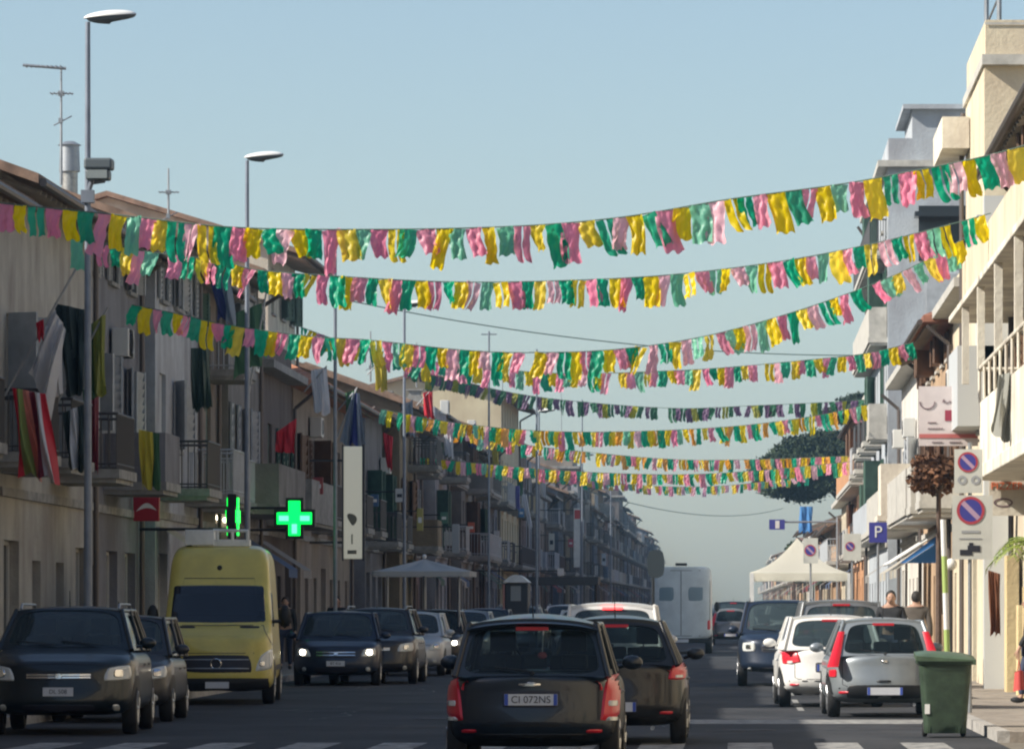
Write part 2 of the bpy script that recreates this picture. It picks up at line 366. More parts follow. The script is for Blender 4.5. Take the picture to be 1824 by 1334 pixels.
def make_car(name, label, cat, paint, L=4.0, W=1.68, H=1.5, belt=.92, hood=.86, cowl=None, rb=.10, rt=.42, wt=None, zb=.22, seen='rear',
             details=None, glass=M_gl, plate='', group=None, rimm=M_rim, roofrails=False, bumpm=None, seats=True, mirror=None, wiper=True, cabw=.06, tumble=.15, wr=.30, crown=.055, rhole=(.07, .93, .09, .9), fhole=(.05, .95, .06, .93)):
    D = details or {}
    root = empty(name, (0, 0, 0), label, cat, group)
    cowl = L/2-.95 if cowl is None else cowl; wt = cowl-.62 if wt is None else wt
    zt = [(-L/2, belt-.02), (-L/2+.25, belt+.02), (cowl-.5, belt+.04), (cowl, belt+.05), (cowl+.5, hood+.02), (L/2-.12, hood-.08), (L/2, hood-.2)]
    zbo = [(-L/2, zb+.1), (-L/2+.4, zb), (L/2-.4, zb), (L/2, zb+.06)]
    h = Hull(L, W, zt, zbo, bump=((.48, .16, .07, -1), (.45, .16, .08, 1)))
    body = obj('body', h.mb, paint, root, True)
    # cabin
    hw0 = W/2-cabw; hw1 = hw0-tumble; zr = H-crown; z0 = belt-.02
    V = Vector; yr0 = -L/2+rb; yr1 = -L/2+rt
    bl, br = V((-hw0, yr0+.03, z0)), V((hw0, yr0+.03, z0)); tl, tr = V((-hw1, yr1, zr)), V((hw1, yr1, zr))
    fl, fr = V((-hw0, cowl+.02, z0+.03)), V((hw0, cowl+.02, z0+.03)); ftl, ftr = V((-hw1, wt, zr)), V((hw1, wt, zr))
    fm = MB(); rg = MB(); wg = MB(); sg1 = MB(); sg2 = MB()
    face_pane([bl, br, tr, tl], .05, rhole, fm, rg, outdir=V((0, -1, .2)))
    face_pane([fr, fl, ftl, ftr], .09, fhole, fm, wg, outdir=V((0, 1, .3)))
    face_pane([br, fr, ftr, tr], .02, (.07, .9, .1, .88), fm, sg1, n=9, outdir=V((1, 0, 0)))
    face_pane([fl, bl, tl, ftl], .02, (.1, .93, .1, .88), fm, sg2, n=9, outdir=V((-1, 0, 0)))
    for a, b in ((bl, tl), (br, tr), (fl, ftl), (fr, ftr), (tl, ftl), (tr, ftr)): fm.bar(a, b, .032, .03, 10)
    for sx in (-1, 1):
        a = lerp(br, fr, .5); b = lerp(tr, ftr, .5); fm.bar((sx*(a.x+.012), a.y, a.z), (sx*(b.x+.012), b.y, b.z), .035, .03, 8)
        if L > 3.9: a = lerp(br, fr, .2); b = lerp(tr, ftr, .2); fm.bar((sx*(a.x+.01), a.y, a.z), (sx*(b.x+.01), b.y, b.z), .04, .03, 8)
    cab = obj('pillars', fm, paint, root, True)
    rf = MB()
    def roof(u, v):
        y = lerp(yr1-.03, wt+.03, v); x = lerp(-hw1-.02, hw1+.02, u); xx = 2*u-1; yy = 2*v-1
        return (x, y, zr+.012+crown*(1-xx*xx)*(1-.5*yy*yy)-.02*abs(xx)**6)
    rf.grid(roof, 14, 12); rf.grid(lambda u, v: V(roof(u, 0))+V((0, 0, -.05*v)), 14, 1); rf.grid(lambda u, v: V(roof(u, 1))+V((0, 0, -.05*v)), 14, 1)
    rf.grid(lambda u, v: V((lerp(-hw1, hw1, u), lerp(yr1, wt, v), zr-.03)), 2, 2)
    ro = obj('roof', rf, paint, root, True)
    if D.get('spoiler'):
        sp = MB(); sp.grid(lambda u, v: V(roof(u, 0))+V((0, -.16*v*(1-abs(2*u-1)**4*.5)+.02, -.015-.03*v)), 14, 3)
        sp.grid(lambda u, v: V(roof(u, 0))+V((0, -.16*(1-abs(2*u-1)**4*.5)*(1-v)+.02, -.045-.035*v)), 14, 2); obj('spoiler', sp, paint, root, True)
    obj('rear_window', rg, glass, root, True)
    if D.get('pillar_lights'):
        for sx, p_, q_ in ((-1, bl, tl), (1, br, tr)):
            q = MB(); q.grid(lambda u, v: lerp(p_, q_, lerp(-.30, .72, v))+V((-sx*(.0+.13*u*(1-.55*v))+sx*.035*(1-u), -.045-.02*math.sin(math.pi*u), 0)), 6, 10); q.grid(lambda u, v: lerp(p_, q_, lerp(-.30, .72, v))+V((sx*.036, -.045+.12*u, 0)), 2, 10); obj('tail_light', q, M_red, root, True)
    obj('windscreen', wg, glass, root, True); obj('side_window', sg1, glass, root, True); obj('side_window', sg2, glass, root, True)
    if seats:
        for sx in (-.36, .36):
            s_ = MB(); s_.box(sx-.24, sx+.24, -.2, .0, belt-.1, belt+.18); s_.box(sx-.13, sx+.13, -.16, -.06, belt+.22, belt+.42); s_.bar((sx-.05, -.1, belt+.1), (sx-.05, -.1, belt+.3), .01); obj('front_seat', s_, M_seat, root, bevel=.04)
        s_ = MB()
        for sx in (-.4, 0, .4): s_.box(sx-.13, sx+.13, -L/2+.75, -L/2+.85, belt+.05, belt+.2)
        s_.box(-.6, .6, -L/2+.72, -L/2+.9, belt-.1, belt+.03); obj('rear_seat', s_, M_seat, root, bevel=.03)
        s_ = MB(); s_.ring((-.36, cowl-.75, belt+.1), .18, .014, 'y'); obj('steering_wheel', s_, M_dark, root, True)
    # wheels, arches, sills
    for sy in (-1, 1):
        for sx in (-1, 1):
            wy = -L/2+.68 if sy < 0 else L/2-.82
            ar = MB(); ar.grid(lambda u, v: (lambda pn: pn[0]+pn[1]*.006)(h.hit(wy+(wr+.075)*v*math.cos(math.pi*u), max(zb+.02, wr+(wr+.075)*v*math.sin(math.pi*u)), 'right' if sx > 0 else 'left')), 16, 4)
            obj('wheel_arch', ar, M_dark, root); wheel(root, sx*(W/2-.105), wy, wr, .2, rimm)
    sill = MB()
    for sx in ('left', 'right'): h.strip(sill, [(-L/2+1.1, zb+.08), (L/2-1.25, zb+.08)], .1, sx, .006)
    obj('sill', sill, M_dark, root)
    sm = MB()
    for ax in ('left', 'right'):
        for yy in (cowl-.25, cowl-1.2): h.strip(sm, [(yy, zb+.15), (yy, belt-.06)], .008, ax)
    obj('door_seam', sm, M_ink, root)
    for ax in ('left', 'right'):
        for yy in (cowl-1.08, cowl-1.9): q = MB(); h.patch(q, sq(yy-.09, yy+.09, belt-.2, belt-.165), ax, .3, .03, 4); obj('door_handle', q, paint, root, True)
    for sx in (-1, 1):
        q = MB(); q.ball((sx*(W/2+.08), cowl-.35, belt+.1), .11, .06, .075, 14); q.bar((sx*(W/2-.06), cowl-.3, belt+.05), (sx*(W/2+.05), cowl-.34, belt+.08), .02)
        obj('door_mirror', q, mirror or paint, root, True)
    # rear
    bm_ = bumpm or paint
    if seen == 'rear':
        tl_q = D.get('tail', sq(.66, .86, .58, .95))
        for sx in (-1, 1):
            q = MB(); h.patch(q, [(sx*a, b) for a, b in tl_q], 'rear', .3, .02, 12); t = obj('tail_light', q, D.get('lens', M_red), root, True)
            cx = sum(a for a, b in tl_q)/4; z0_, z1_ = min(b for a, b in tl_q), max(b for a, b in tl_q)
            for (f0, f1, m_) in D.get('lens_bits', ((.08, .3, M_clear),)):
                q = MB(); h.patch(q, sq(sx*cx-.055, sx*cx+.055, lerp(z0_, z1_, f0), lerp(z0_, z1_, f1)), 'rear', .5, .03, 6); obj('reversing_lens', q, m_, t, True)
        pz = D.get('plate_z', .68)
        q = MB(); h.patch(q, sq(-.34, .34, pz-.09, pz+.10), 'rear', .15, .004, 8); rec = obj('plate_recess', q, M_ink, root, True)
        pp = h.hit(0, pz, 'rear')[0]; q = MB(); q.box(-.26, .26, pp.y-.03, pp.y-.018, pz-.055, pz+.055); pl = obj('number_plate', q, M_plate, root)
        q = MB()
        for sx in (-1, 1): q.box(sx*.258, sx*.222, pp.y-.033, pp.y-.0305, pz-.054, pz+.054)
        obj('plate_band', q, M_pblue, pl)
        if plate: text('plate_lettering', plate, .098, M_ink, pl, (0, pp.y-.0335, pz-.002), ext=.001)
        q = MB(); h.patch(q, sq(-.13, .10, pz+.125, pz+.165), 'rear', .5, .022, 6); obj('boot_handle', q, D.get('handle', M_chrome), root, True)
        q = MB(); wtg = D.get('gate', .62); h.strip(q, [(-wtg, belt-.05), (-wtg, .5), (-wtg+.06, .47), (wtg-.06, .47), (wtg, .5), (wtg, belt-.05)], .009, 'rear'); obj('tailgate_seam', q, M_ink, root)
        q = MB(); h.strip(q, [(-W/2+.16, .44), (W/2-.16, .44)], .02, 'rear', .006)
        if D.get('low'): h.patch(q, sq(-W/2+.22, W/2-.22, D['low'][0], D['low'][1]), 'rear', .2, .008, 12)
        obj('bumper_trim', q, D.get('trim', M_dark), root, True)
        q = MB()
        for sx in (-1, 1): h.patch(q, sq(sx*W*.36-.09, sx*W*.36+.09, .36, .40), 'rear', .2, .012, 4)
        obj('reflector', q, M_red, root, True)
        if wiper:
            q = MB(); P0 = lerp(bl, br, .5)+V((0, -.065, .05)); q.bar(P0, P0+V((.02, -.01, -.02)), .022); e = D.get('wiper', V((-.36, .02, .05))); q.bar(P0, P0+e, .009, .006); obj('rear_wiper', q, M_dark, root, True)
        q = MB(); h.patch(q, sq(-.05, .05, belt-.12, belt-.06), 'rear', .9, .012, 5); obj('badge', q, M_chrome, root, True)
        q = MB(); q.box(-.16, .16, yr1-.075, yr1-.03, zr-.055, zr-.02); obj('brake_light', q, M_redl if D.get('braking') else M_red, root)
        q = MB(); q.bar((W/2-.4, -L/2-.02, .2), (W/2-.4, -L/2+.3, .2), .025); obj('exhaust_pipe', q, M_steel, root)
    else:
        hq = D.get('head', [(.50, .60), (.82, .63), (.80, .82), (.56, .76)])
        lit = D.get('lit')
        for sx in (-1, 1):
            q = MB(); h.patch(q, [(sx*a, b) for a, b in hq], 'front', .4, .015, 12); hl = obj('headlight', q, M_clear, root, True)
            cx = sum(a for a, b in hq)/4; cz = sum(b for a, b in hq)/4
            q = MB(); h.patch(q, sq(sx*cx-.07, sx*cx+.07, cz-.065, cz+.065), 'front', .95, .028, 6); obj('bulb', q, M_lamp if lit else M_chrome, hl, True)
            q = MB(); h.patch(q, sq(sx*(cx-.02)-.05, sx*(cx-.02)+.05, .30, .40), 'front', .95, .012, 6); obj('fog_lamp', q, D.get('fog', M_clear), root, True)
        gz = D.get('grille', (.55, .72)); q = MB(); h.patch(q, sq(-.46, .46, gz[0], gz[1]), 'front', .25, .006, 14); gr = obj('grille', q, M_ink, root, True)
        q = MB()
        for k in range(D.get('bars', 2)): z = lerp(gz[0], gz[1], (k+1)/(D.get('bars', 2)+1)); h.strip(q, [(-.4, z), (.4, z)], .022, 'front', .018)
        obj('grille_bar', q, M_chrome, gr); q = MB(); h.patch(q, sq(-.06, .06, (gz[0]+gz[1])/2-.05, (gz[0]+gz[1])/2+.05), 'front', 1, .03, 6); obj('badge', q, M_chrome, gr, True)
        q = MB(); h.patch(q, sq(-.5, .5, .27, .40), 'front', .25, .006, 12); obj('air_intake', q, M_ink, root, True)
        pz = D.get('plate_z', .47); pp = h.hit(0, pz, 'front')[0]; q = MB(); q.box(-.19, .19, pp.y+.01, pp.y+.025, pz-.055, pz+.055); pl = obj('number_plate', q, M_plate, root)
        if plate:
            text('plate_lettering', plate, .075, M_ink, pl, (0, pp.y+.027, pz), (R(90), 0, R(180)), .001)
        q = MB(); h.strip(q, [(-.72, hood-.17), (-.62, hood-.13), (0, hood-.11), (.62, hood-.13), (.72, hood-.17)], .009, 'front'); obj('bonnet_seam', q, M_ink, root)
        q = MB()
        for x_ in (-.45, .12): q.bar((x_, cowl+.06, z0+.1), (x_+.5, cowl-.02, z0+.15), .009)
        obj('wiper', q, M_dark, root)
        q = MB(); q.ball((0, wt+.1, zr-.1), .11, .02, .035, 10); obj('inner_mirror', q, M_dark, root, True)
    if roofrails:
        q = MB()
        for sx in (-1, 1): q.path([(sx*(hw1-.05), yr1+.1, zr+.02), (sx*(hw1-.05), yr1+.2, zr+.085), (sx*(hw1-.05), wt-.3, zr+.085), (sx*(hw1-.05), wt-.15, zr+.02)], .018)
        obj('roof_rail', q, M_steel, root, True)
    q = MB(); q.bar((0, wt-.15 if seen != 'rear' else yr1+.2, zr+.05), (0, (wt if seen != 'rear' else yr1)-.12, zr+.26), .007, .004); obj('aerial', q, M_dark, root)
    root['_L'] = L; return root, h
def put(root, X, Y, face, yaw=0.0):
    """Y is the end nearest the camera"""
    L = root['_L']; del root['_L']; EX.add(root.name); root.location = (X, Y*KD+L/2, g(Y)); root.rotation_euler = (0, 0, R((0 if face == 'rear' else 180)+yaw)); return root
def paint(n, c, metal=.25, rough=.38): return mat('car_paint_'+n, c, rough, metal, coat=.35, var=.12, scale=2.5, bump=.02, bscale=30)

P_ink = paint('ink', (.010, .018, .030), .05); P_brown = paint('graphite', (.018, .018, .020)); P_white = paint('white', (.78, .77, .74), 0)
P_silver = paint('silver', (.27, .30, .32), .4); P_teal = paint('dark_teal', (.010, .018, .024)); P_char = paint('charcoal', (.035, .035, .038))
P_blue = paint('night_blue', (.015, .026, .052)); P_grey = paint('mid_grey', (.22, .23, .24), .4); P_yellow = paint('van_yellow', (.68, .56, .12), 0, .35)
P_lgrey = paint('light_grey', (.5, .52, .53), .3); P_rust = paint('dull_red', (.25, .08, .06), .1)

# nearest car, dark hatchback seen from behind
c1, h1 = make_car('hatchback', 'nearly black hatchback nearest the camera, seen from behind with a pale number plate', 'car', P_ink, L=3.9, W=1.71, H=1.52, belt=.93,
    details={'tail': [(.66, .46), (.855, .50), (.85, .97), (.74, 1.0)], 'spoiler': True, 'plate_z': .69, 'gate': .66, 'lens_bits': ((.28, .42, M_clear), (.02, .12, M_clear)), 'low': (.28, .36)}, glass=M_glc, plate='CI 072NS', group=None, cabw=.10, tumble=.13, rt=.36, crown=.10, rhole=(.045, .955, .04, .90))
q = MB(); q.bar((.11, -1.66, 1.36), (.10, -1.68, 1.15), .006); obj('hanging_cord', q, M_white, c1); q = MB(); q.ball((.10, -1.68, 1.12), .045, .02, .035); obj('hanging_charm', q, mat('charm_red', (.7, .12, .1), .5), c1, True)
put(c1, -2.0, 35.7, 'rear')
c2, _ = make_car('hatchback', 'dark brown grey hatchback just ahead of the nearest car, half hidden by it', 'car', P_brown, L=4.0, W=1.70, H=1.51, belt=.95,
    details={'tail': [(.62, .76), (.835, .76), (.84, .95), (.68, .97)], 'plate_z': .45, 'gate': .6}, rt=.46, cabw=.11, tumble=.2, crown=.08, glass=M_glc, rhole=(.06, .94, .04, .9))
put(c2, -1.42, 42.6, 'rear')
c3, _ = make_car('minivan', 'white tall minivan in the right lane with its high brake light glowing red', 'van', P_white, L=4.1, W=1.70, H=1.73, belt=1.02,
    details={'tail': [(.70, .95), (.85, .95), (.84, 1.22), (.76, 1.22)], 'braking': True}, rt=.28, rb=.06, tumble=.1, cabw=.06)
put(c3, -2.02, 59.6, 'rear')
c5, _ = make_car('hatchback', 'silver grey hatchback parked behind the green wheelie bin', 'car', P_silver, L=3.85, W=1.67, H=1.48, belt=.93,
    details={'tail': sq(.70, .80, .60, .72), 'pillar_lights': True, 'plate_z': .40, 'low': (.28, .50), 'gate': .62, 'lens_bits': (), 'trim': M_dark, 'handle': M_dark}, glass=M_glc, rt=.52, plate='', cabw=.07, tumble=.18, rhole=(.09, .91, .05, .9))
put(c5, 2.17, 54, 'rear', 1.2)
c6, _ = make_car('hatchback', 'white hatchback parked beyond the silver one', 'car', P_white, L=4.1, W=1.74, H=1.53, belt=.96,
    details={'tail': [(.50, .74), (.82, .70), (.83, .92), (.58, .96)], 'lens': M_red, 'plate_z': .66}, rt=.5)
put(c6, 1.55, 60.2, 'rear', 1.5)
c7, _ = make_car('estate_car', 'tall grey car with a wide dark rear window parked beyond the white hatchback', 'car', P_grey, L=4.4, W=1.82, H=1.79, belt=1.05,
    details={'tail': sq(.72, .87, .8, 1.1)}, rt=.3, roofrails=False)
put(c7, 1.95, 68.2, 'rear', 1)
c8, _ = make_car('off_roader', 'dark blue off-roader parked near the white gazebo with round lamps', 'car', P_blue, L=4.4, W=1.84, H=1.8, belt=1.08, hood=1.08, seen='front', roofrails=True,
    details={'head': [(.55, .72), (.82, .72), (.82, .92), (.55, .92)], 'grille': (.7, .92), 'plate_z': .5}, zb=.3, wr=.36)
put(c8, .96, 75.5, 'front', 0)
# left side, facing us
c10, _ = make_car('off_roader', 'black off-roader parked nearest on the left, facing the camera', 'car', P_teal, L=4.4, W=1.90, H=1.63, belt=1.06, hood=1.02, seen='front', roofrails=True, cowl=1.2,
    details={'head': [(.54, .68), (.90, .70), (.88, .90), (.60, .86)], 'grille': (.70, .80), 'plate_z': .555, 'bars': 2}, zb=.25, wr=.34, plate='DL 508', cabw=.1, tumble=.17)
put(c10, -8.65, 46.0, 'front', 3)
c11, _ = make_car('hatchback', 'charcoal hatchback parked between the black off-roader and the yellow van', 'car', P_char, L=4.1, W=1.74, H=1.52, belt=.93, seen='front', details={}, plate='')
put(c11, -8.95, 51.6, 'front', 2)
c13, _ = make_car('saloon_car', 'dark blue car with lit headlights coming towards the camera beside the yellow van', 'car', P_blue, L=4.3, W=1.82, H=1.56, belt=.95, hood=.92, seen='front',
    details={'lit': True, 'head': [(.50, .60), (.84, .62), (.82, .80), (.58, .78)], 'grille': (.58, .76)}, plate='BT 416')
put(c13, -8.4, 76, 'front', 2)
# yellow high-roof van
def make_van(label, paint_, L=5.6, W=1.95, H=2.74, group=None, rack=True, name='delivery_van', hood=1.22, ws_top=2.02):
    root = empty(name, (0, 0, 0), label, 'van', group)
    zt = [(-L/2, H-.02), (L/2-2.1, H), (L/2-1.62, H-.08), (L/2-1.32, ws_top+.05), (L/2-.62, hood+.12), (L/2-.12, hood-.08), (L/2, hood-.3)]
    h = Hull(L, W, zt, [(-L/2, .35), (L/2, .25)], n=9, pe=14, tum=.10, bump=((.5, .22, .09, 1),), N=64)
    obj('body', h.mb, paint_, root, True)
    q = MB(); h.patch(q, [(-.925, hood+.17), (.925, hood+.17), (.86, ws_top+.03), (-.86, ws_top+.03)], 'front', .12, .012, 16); obj('windscreen', q, glassm('van_glass', (.012, .018, .028), 0.0), root, True)
    q = MB(); h.patch(q, sq(-.66, .60, hood-.68, hood-.36), 'front', .3, .008, 12); gr = obj('grille', q, M_ink, root, True)
    q = MB(); q.ring((0, h.hit(0, hood-.52, 'front')[0].y+.02, hood-.52), .085, .012, 'y'); obj('badge', q, M_chrome, gr, True)
    q = MB()
    for z in (hood-.6, hood-.45): h.strip(q, [(-.55, z), (.55, z)], .015, 'front', .016)
    obj('grille_bar', q, M_steel, gr)
    for sx in (-1, 1):
        q = MB(); h.patch(q, [(sx*.64, hood-.66), (sx*.95, hood-.62), (sx*.94, hood-.24), (sx*.74, hood-.38)], 'front', .35, .015, 12); hl = obj('headlight', q, M_clear, root, True)
        q = MB(); h.patch(q, sq(sx*.76-.06, sx*.76+.06, hood-.58, hood-.46), 'front', .95, .028, 5); obj('bulb', q, M_chrome, hl, True)
        q = MB(); h.patch(q, sq(sx*.55-.2, sx*.55+.2, hood+.08, hood+.125), 'front', .4, .006, 6); obj('wiper', q, M_ink, root, True)
        q = MB(); q.ball((sx*(W/2+.16), L/2-1.15, hood+.3), .1, .07, .19, 12); q.bar((sx*(W/2-.08), L/2-1.1, hood+.2), (sx*(W/2+.12), L/2-1.15, hood+.2), .03); obj('door_mirror', q, M_dark, root, True)
        q = MB(); h.patch(q, [(L/2-2.1, 1.3), (L/2-1.05, 1.3), (L/2-1.35, 1.95), (L/2-2.1, 1.95)], 'right' if sx > 0 else 'left', .15, .008, 8); obj('side_window', q, M_gl, root, True)
        for wy in (-L/2+1.1, L/2-1.0):
            ar = MB(); ar.grid(lambda u, v: (lambda pn: pn[0]+pn[1]*.006)(h.hit(wy+.43*v*math.cos(math.pi*u), max(.3, .34+.43*v*math.sin(math.pi*u)), 'right' if sx > 0 else 'left')), 14, 4); obj('wheel_arch', ar, M_dark, root)
            wheel(root, sx*(W/2-.12), wy, .34, .22)
    q = MB(); h.strip(q, [(-.93, hood-.2), (-.8, hood+.05), (-.78, hood+.13), (.78, hood+.13), (.8, hood+.05), (.93, hood-.2)], .012, 'front'); h.strip(q, [(-.64, hood-.34), (.64, hood-.34)], .012, 'front'); h.strip(q, [(-.9, 2.16), (.9, 2.16)], .012, 'front')
    for ax in ('left', 'right'):
        for yy in (L/2-1.0, L/2-2.15, L/2-3.3): h.strip(q, [(yy, .45), (yy, 2.05)], .014, ax)
        h.strip(q, [(-L/2+.2, .62), (L/2-1.6, .62)], .09, ax, .008)
    obj('panel_seam', q, M_ink, root)
    q = MB(); h.patch(q, sq(-.985, .985, .24, hood-.76), 'front', .15, .02, 18); bp = obj('bumper', q, M_dark, root, True)
    pz = .34; pp = h.hit(0, pz, 'front')[0]; q = MB(); q.box(-.22, .18, pp.y+.03, pp.y+.045, pz-.055, pz+.055); obj('number_plate', q, M_plate, root)
    if rack:
        q = MB(); q.box(-.5, .5, L/2-2.5, L/2-1.95, H-.02, H+.10); q.box(.12, .62, L/2-2.6, L/2-1.9, H+.0, H+.27)
        for x in (-.46, -.2, .06): q.bar((x, L/2-1.97, H+.05), (x, L/2-1.97, H+.25), .03)
        q.bar((-.48, L/2-1.97, H+.25), (.14, L/2-1.97, H+.26), .03); obj('roof_unit', q, M_white, root, bevel=.02)
        q = MB(); q.ball((0, h.hit(0, 2.34, 'front')[0].y, 2.34), .045, .03, .05); obj('clearance_lamp', q, M_dark, root, True)
    root['_L'] = L; return root, h
v12, _ = make_van('yellow high-roofed van with a white roof unit, facing the camera on the left', P_yellow)
put(v12, -9.0, 62, 'front', 3.6)
# white box van ahead, seen from behind
root = empty('box_van', (0, 0, 0), 'white box van with closed rear doors driving away down the street', 'van')
h = Hull(6.2, 2.1, [(-3.1, 2.95), (1.0, 2.98), (1.5, 2.9), (2.2, 2.0), (2.6, 1.3), (3.1, 1.0)], [(-3.1, .5), (3.1, .35)], n=12, pe=20, tum=.015, N=50)
obj('body', h.mb, paint('van_white', (.62, .68, .70), 0, .45), root, True)
q = MB(); h.strip(q, [(0, .62), (0, 2.8)], .02, 'rear'); h.strip(q, [(-.98, .6), (-.98, 2.82), (.98, 2.82), (.98, .6), (-.98, .6)], .016, 'rear'); obj('rear_door_seam', q, M_ink, root)
q = MB()
for sx in (-.5, .5): h.patch(q, sq(sx-.3, sx+.3, 1.75, 2.3), 'rear', .3, .006, 6)
obj('rear_window', q, mat('van_blue_glass', (.2, .28, .33), .2), root, True)
for sx in (-1, 1):
    q = MB(); h.patch(q, sq(sx*.95-.06, sx*.95+.06, .8, 1.15), 'rear', .2, .015, 5); obj('tail_light', q, M_red, root, True)
    for wy in (-2.0, 2.2): wheel(root, sx*.93, wy, .34, .24)
    q = MB(); q.ball((sx*1.2, 1.9, 1.6), .1, .06, .18); obj('door_mirror', q, M_dark, root, True)
q = MB(); q.box(-1.0, 1.0, -3.2, -3.1, .36, .52); obj('bumper', q, M_dark, root, bevel=.02)
q = MB(); q.box(-.26, .26, -3.225, -3.203, .38, .49); obj('number_plate', q, M_plate, root)
q = MB(); q.box(-.2, .2, -2.6, -2.0, 2.99, 3.08); obj('roof_vent', q, M_dark, root, bevel=.02)
root['_L'] = 6.2; put(root, -1.85, 124, 'rear')
# parked and moving cars further off, copied from a few masters
def far_car(master, X, Y, face, label, L, pnt=None):
    c = copy_tree(master)
    if pnt:
        for ch in c.children:
            if ch.type == 'MESH' and ch.data.materials and ch.data.materials[0].name.startswith('car_paint'):
                ch.data = ch.data.copy(); ch.data.materials[0] = pnt
    c['label'] = label; c['group'] = 'cars further down the street'; EX.add(c.name); c.location = (X, Y*KD+L/2, g(Y)); c.rotation_euler = (0, 0, R(0 if face == 'rear' else 180)); return c
far_car(c10, -7.75, 77.5, 'front', 'dark grey off-roader parked right behind the dark blue car with lit headlights', 4.5, P_char)
far_car(c11, -7.75, 86, 'front', 'light grey hatchback parked under the left end of the grey market parasol', 4.1, P_lgrey)
far_car(c13, -7.9, 93.5, 'front', 'black car parked under the right half of the grey market parasol', 4.3, P_char).children
far_car(c11, -7.6, 101, 'front', 'silver hatchback parked just past the grey market parasol', 4.1, P_silver)
far_car(c13, -7.65, 110, 'front', 'blue grey car in front of the newspaper kiosk', 4.3, P_blue)
far_car(c10, -7.3, 121, 'front', 'silver off-roader left of the dark canopy on the left pavement', 4.5, P_silver)
far_car(c11, -7.7, 133, 'front', 'dark hatchback under the dark canopy on the left pavement', 4.1, P_ink)
far_car(c11, -5.0, 118, 'front', 'pale blue hatchback coming towards the camera in the left lane, seen over the nearest car', 4.1, P_lgrey)
far_car(c13, -5.1, 150, 'front', 'dark saloon coming towards the camera behind the pale blue hatchback', 4.3, P_teal)
far_car(c10, -7.6, 160, 'front', 'white off-roader parked at the far end of the left row', 4.5, P_white)
far_car(c5, 1.9, 84, 'rear', 'dark hatchback parked under the near side of the white gazebo', 3.85, P_ink)
far_car(c7, 1.9, 130, 'rear', 'white estate car parked beyond the white gazebo', 4.4, P_white)
far_car(c5, -.2, 150, 'rear', 'grey hatchback just right of the white box van', 3.85, P_grey)
far_car(c7, -.1, 176, 'rear', 'dark estate car in the distance right of the white box van', 4.4, P_ink)
far_car(c5, 1.6, 190, 'rear', 'white hatchback parked farthest down the right side', 3.85, P_white)
# ------------------------------------------------------------------ bunting
FC = {'green': clothm('plastic_green', (.01, .50, .28), .62, .35, .5), 'yellow': clothm('plastic_yellow', (1.0, .76, .01), .6, .35, .5), 'pink': clothm('plastic_pink', (1.0, .36, .52), .62, .35, .5),
      'lgreen': clothm('plastic_pale_green', (.25, .68, .48), .6, .35, .5), 'lpink': clothm('plastic_pale_pink', (1.0, .58, .68), .6, .35, .5), 'orange': clothm('plastic_orange', (1.0, .48, .08), .6),
      'dgreen': clothm('silhouette_green', (.07, .22, .13), .5), 'purple': clothm('silhouette_plum', (.22, .14, .24), .5), 'olive': clothm('silhouette_olive', (.42, .42, .08), .5)}  # dark string: flags taken as silhouettes, that darkness put into these colours
for m_ in FC.values(): jitter(m_)
FM = {}
def flag_mesh(var, colr, split):
    key = (var, colr)
    if key in FM: return FM[key]
    r = random.Random(var*77+5); mb = MB(); a1, a2, a3 = r.uniform(0, 6), r.uniform(0, 6), r.uniform(0, 6); sw = r.uniform(-.09, .07); tw = r.uniform(-1.0, 1.0) if var % 3 == 0 else r.uniform(-.3, .3); nar = r.uniform(.72, 1.08); ln = r.uniform(.72, 1.15)
    bw = r.uniform(-.06, .08)
    def fn(u0, u1):
        def f(u, v):
            s = lerp(u0, u1, u)-.5; wdt = .232*lerp(1, nar, math.sin(v*2.2+.3))
            cx = sw*v*v + .015*math.sin(a1+5*v); x = cx+s*wdt*math.cos(tw*v*1.2); y = s*wdt*math.sin(tw*v*1.2)+.026*math.sin(a2+11*s+4*v)*(.3+v)+.010*math.sin(a3+23*s-9*v)+bw*v*v+.012*math.sin(a3+17*v+6*s)
            z = -v*.46*ln*(1-.06*abs(sw)*10)+.018*math.sin(a1+11*s)*v
            return (x, y, z)
        return f
    if split: mb.grid(fn(0, .46), 3, 10); mb.grid(fn(.56, 1), 3, 10)
    else: mb.grid(fn(0, 1), 10, 12)
    me = mb.mesh('flag', FC[colr], smooth=True); FM[key] = me; return me
M_cord = mat('cord', (.10, .16, .13), .8)
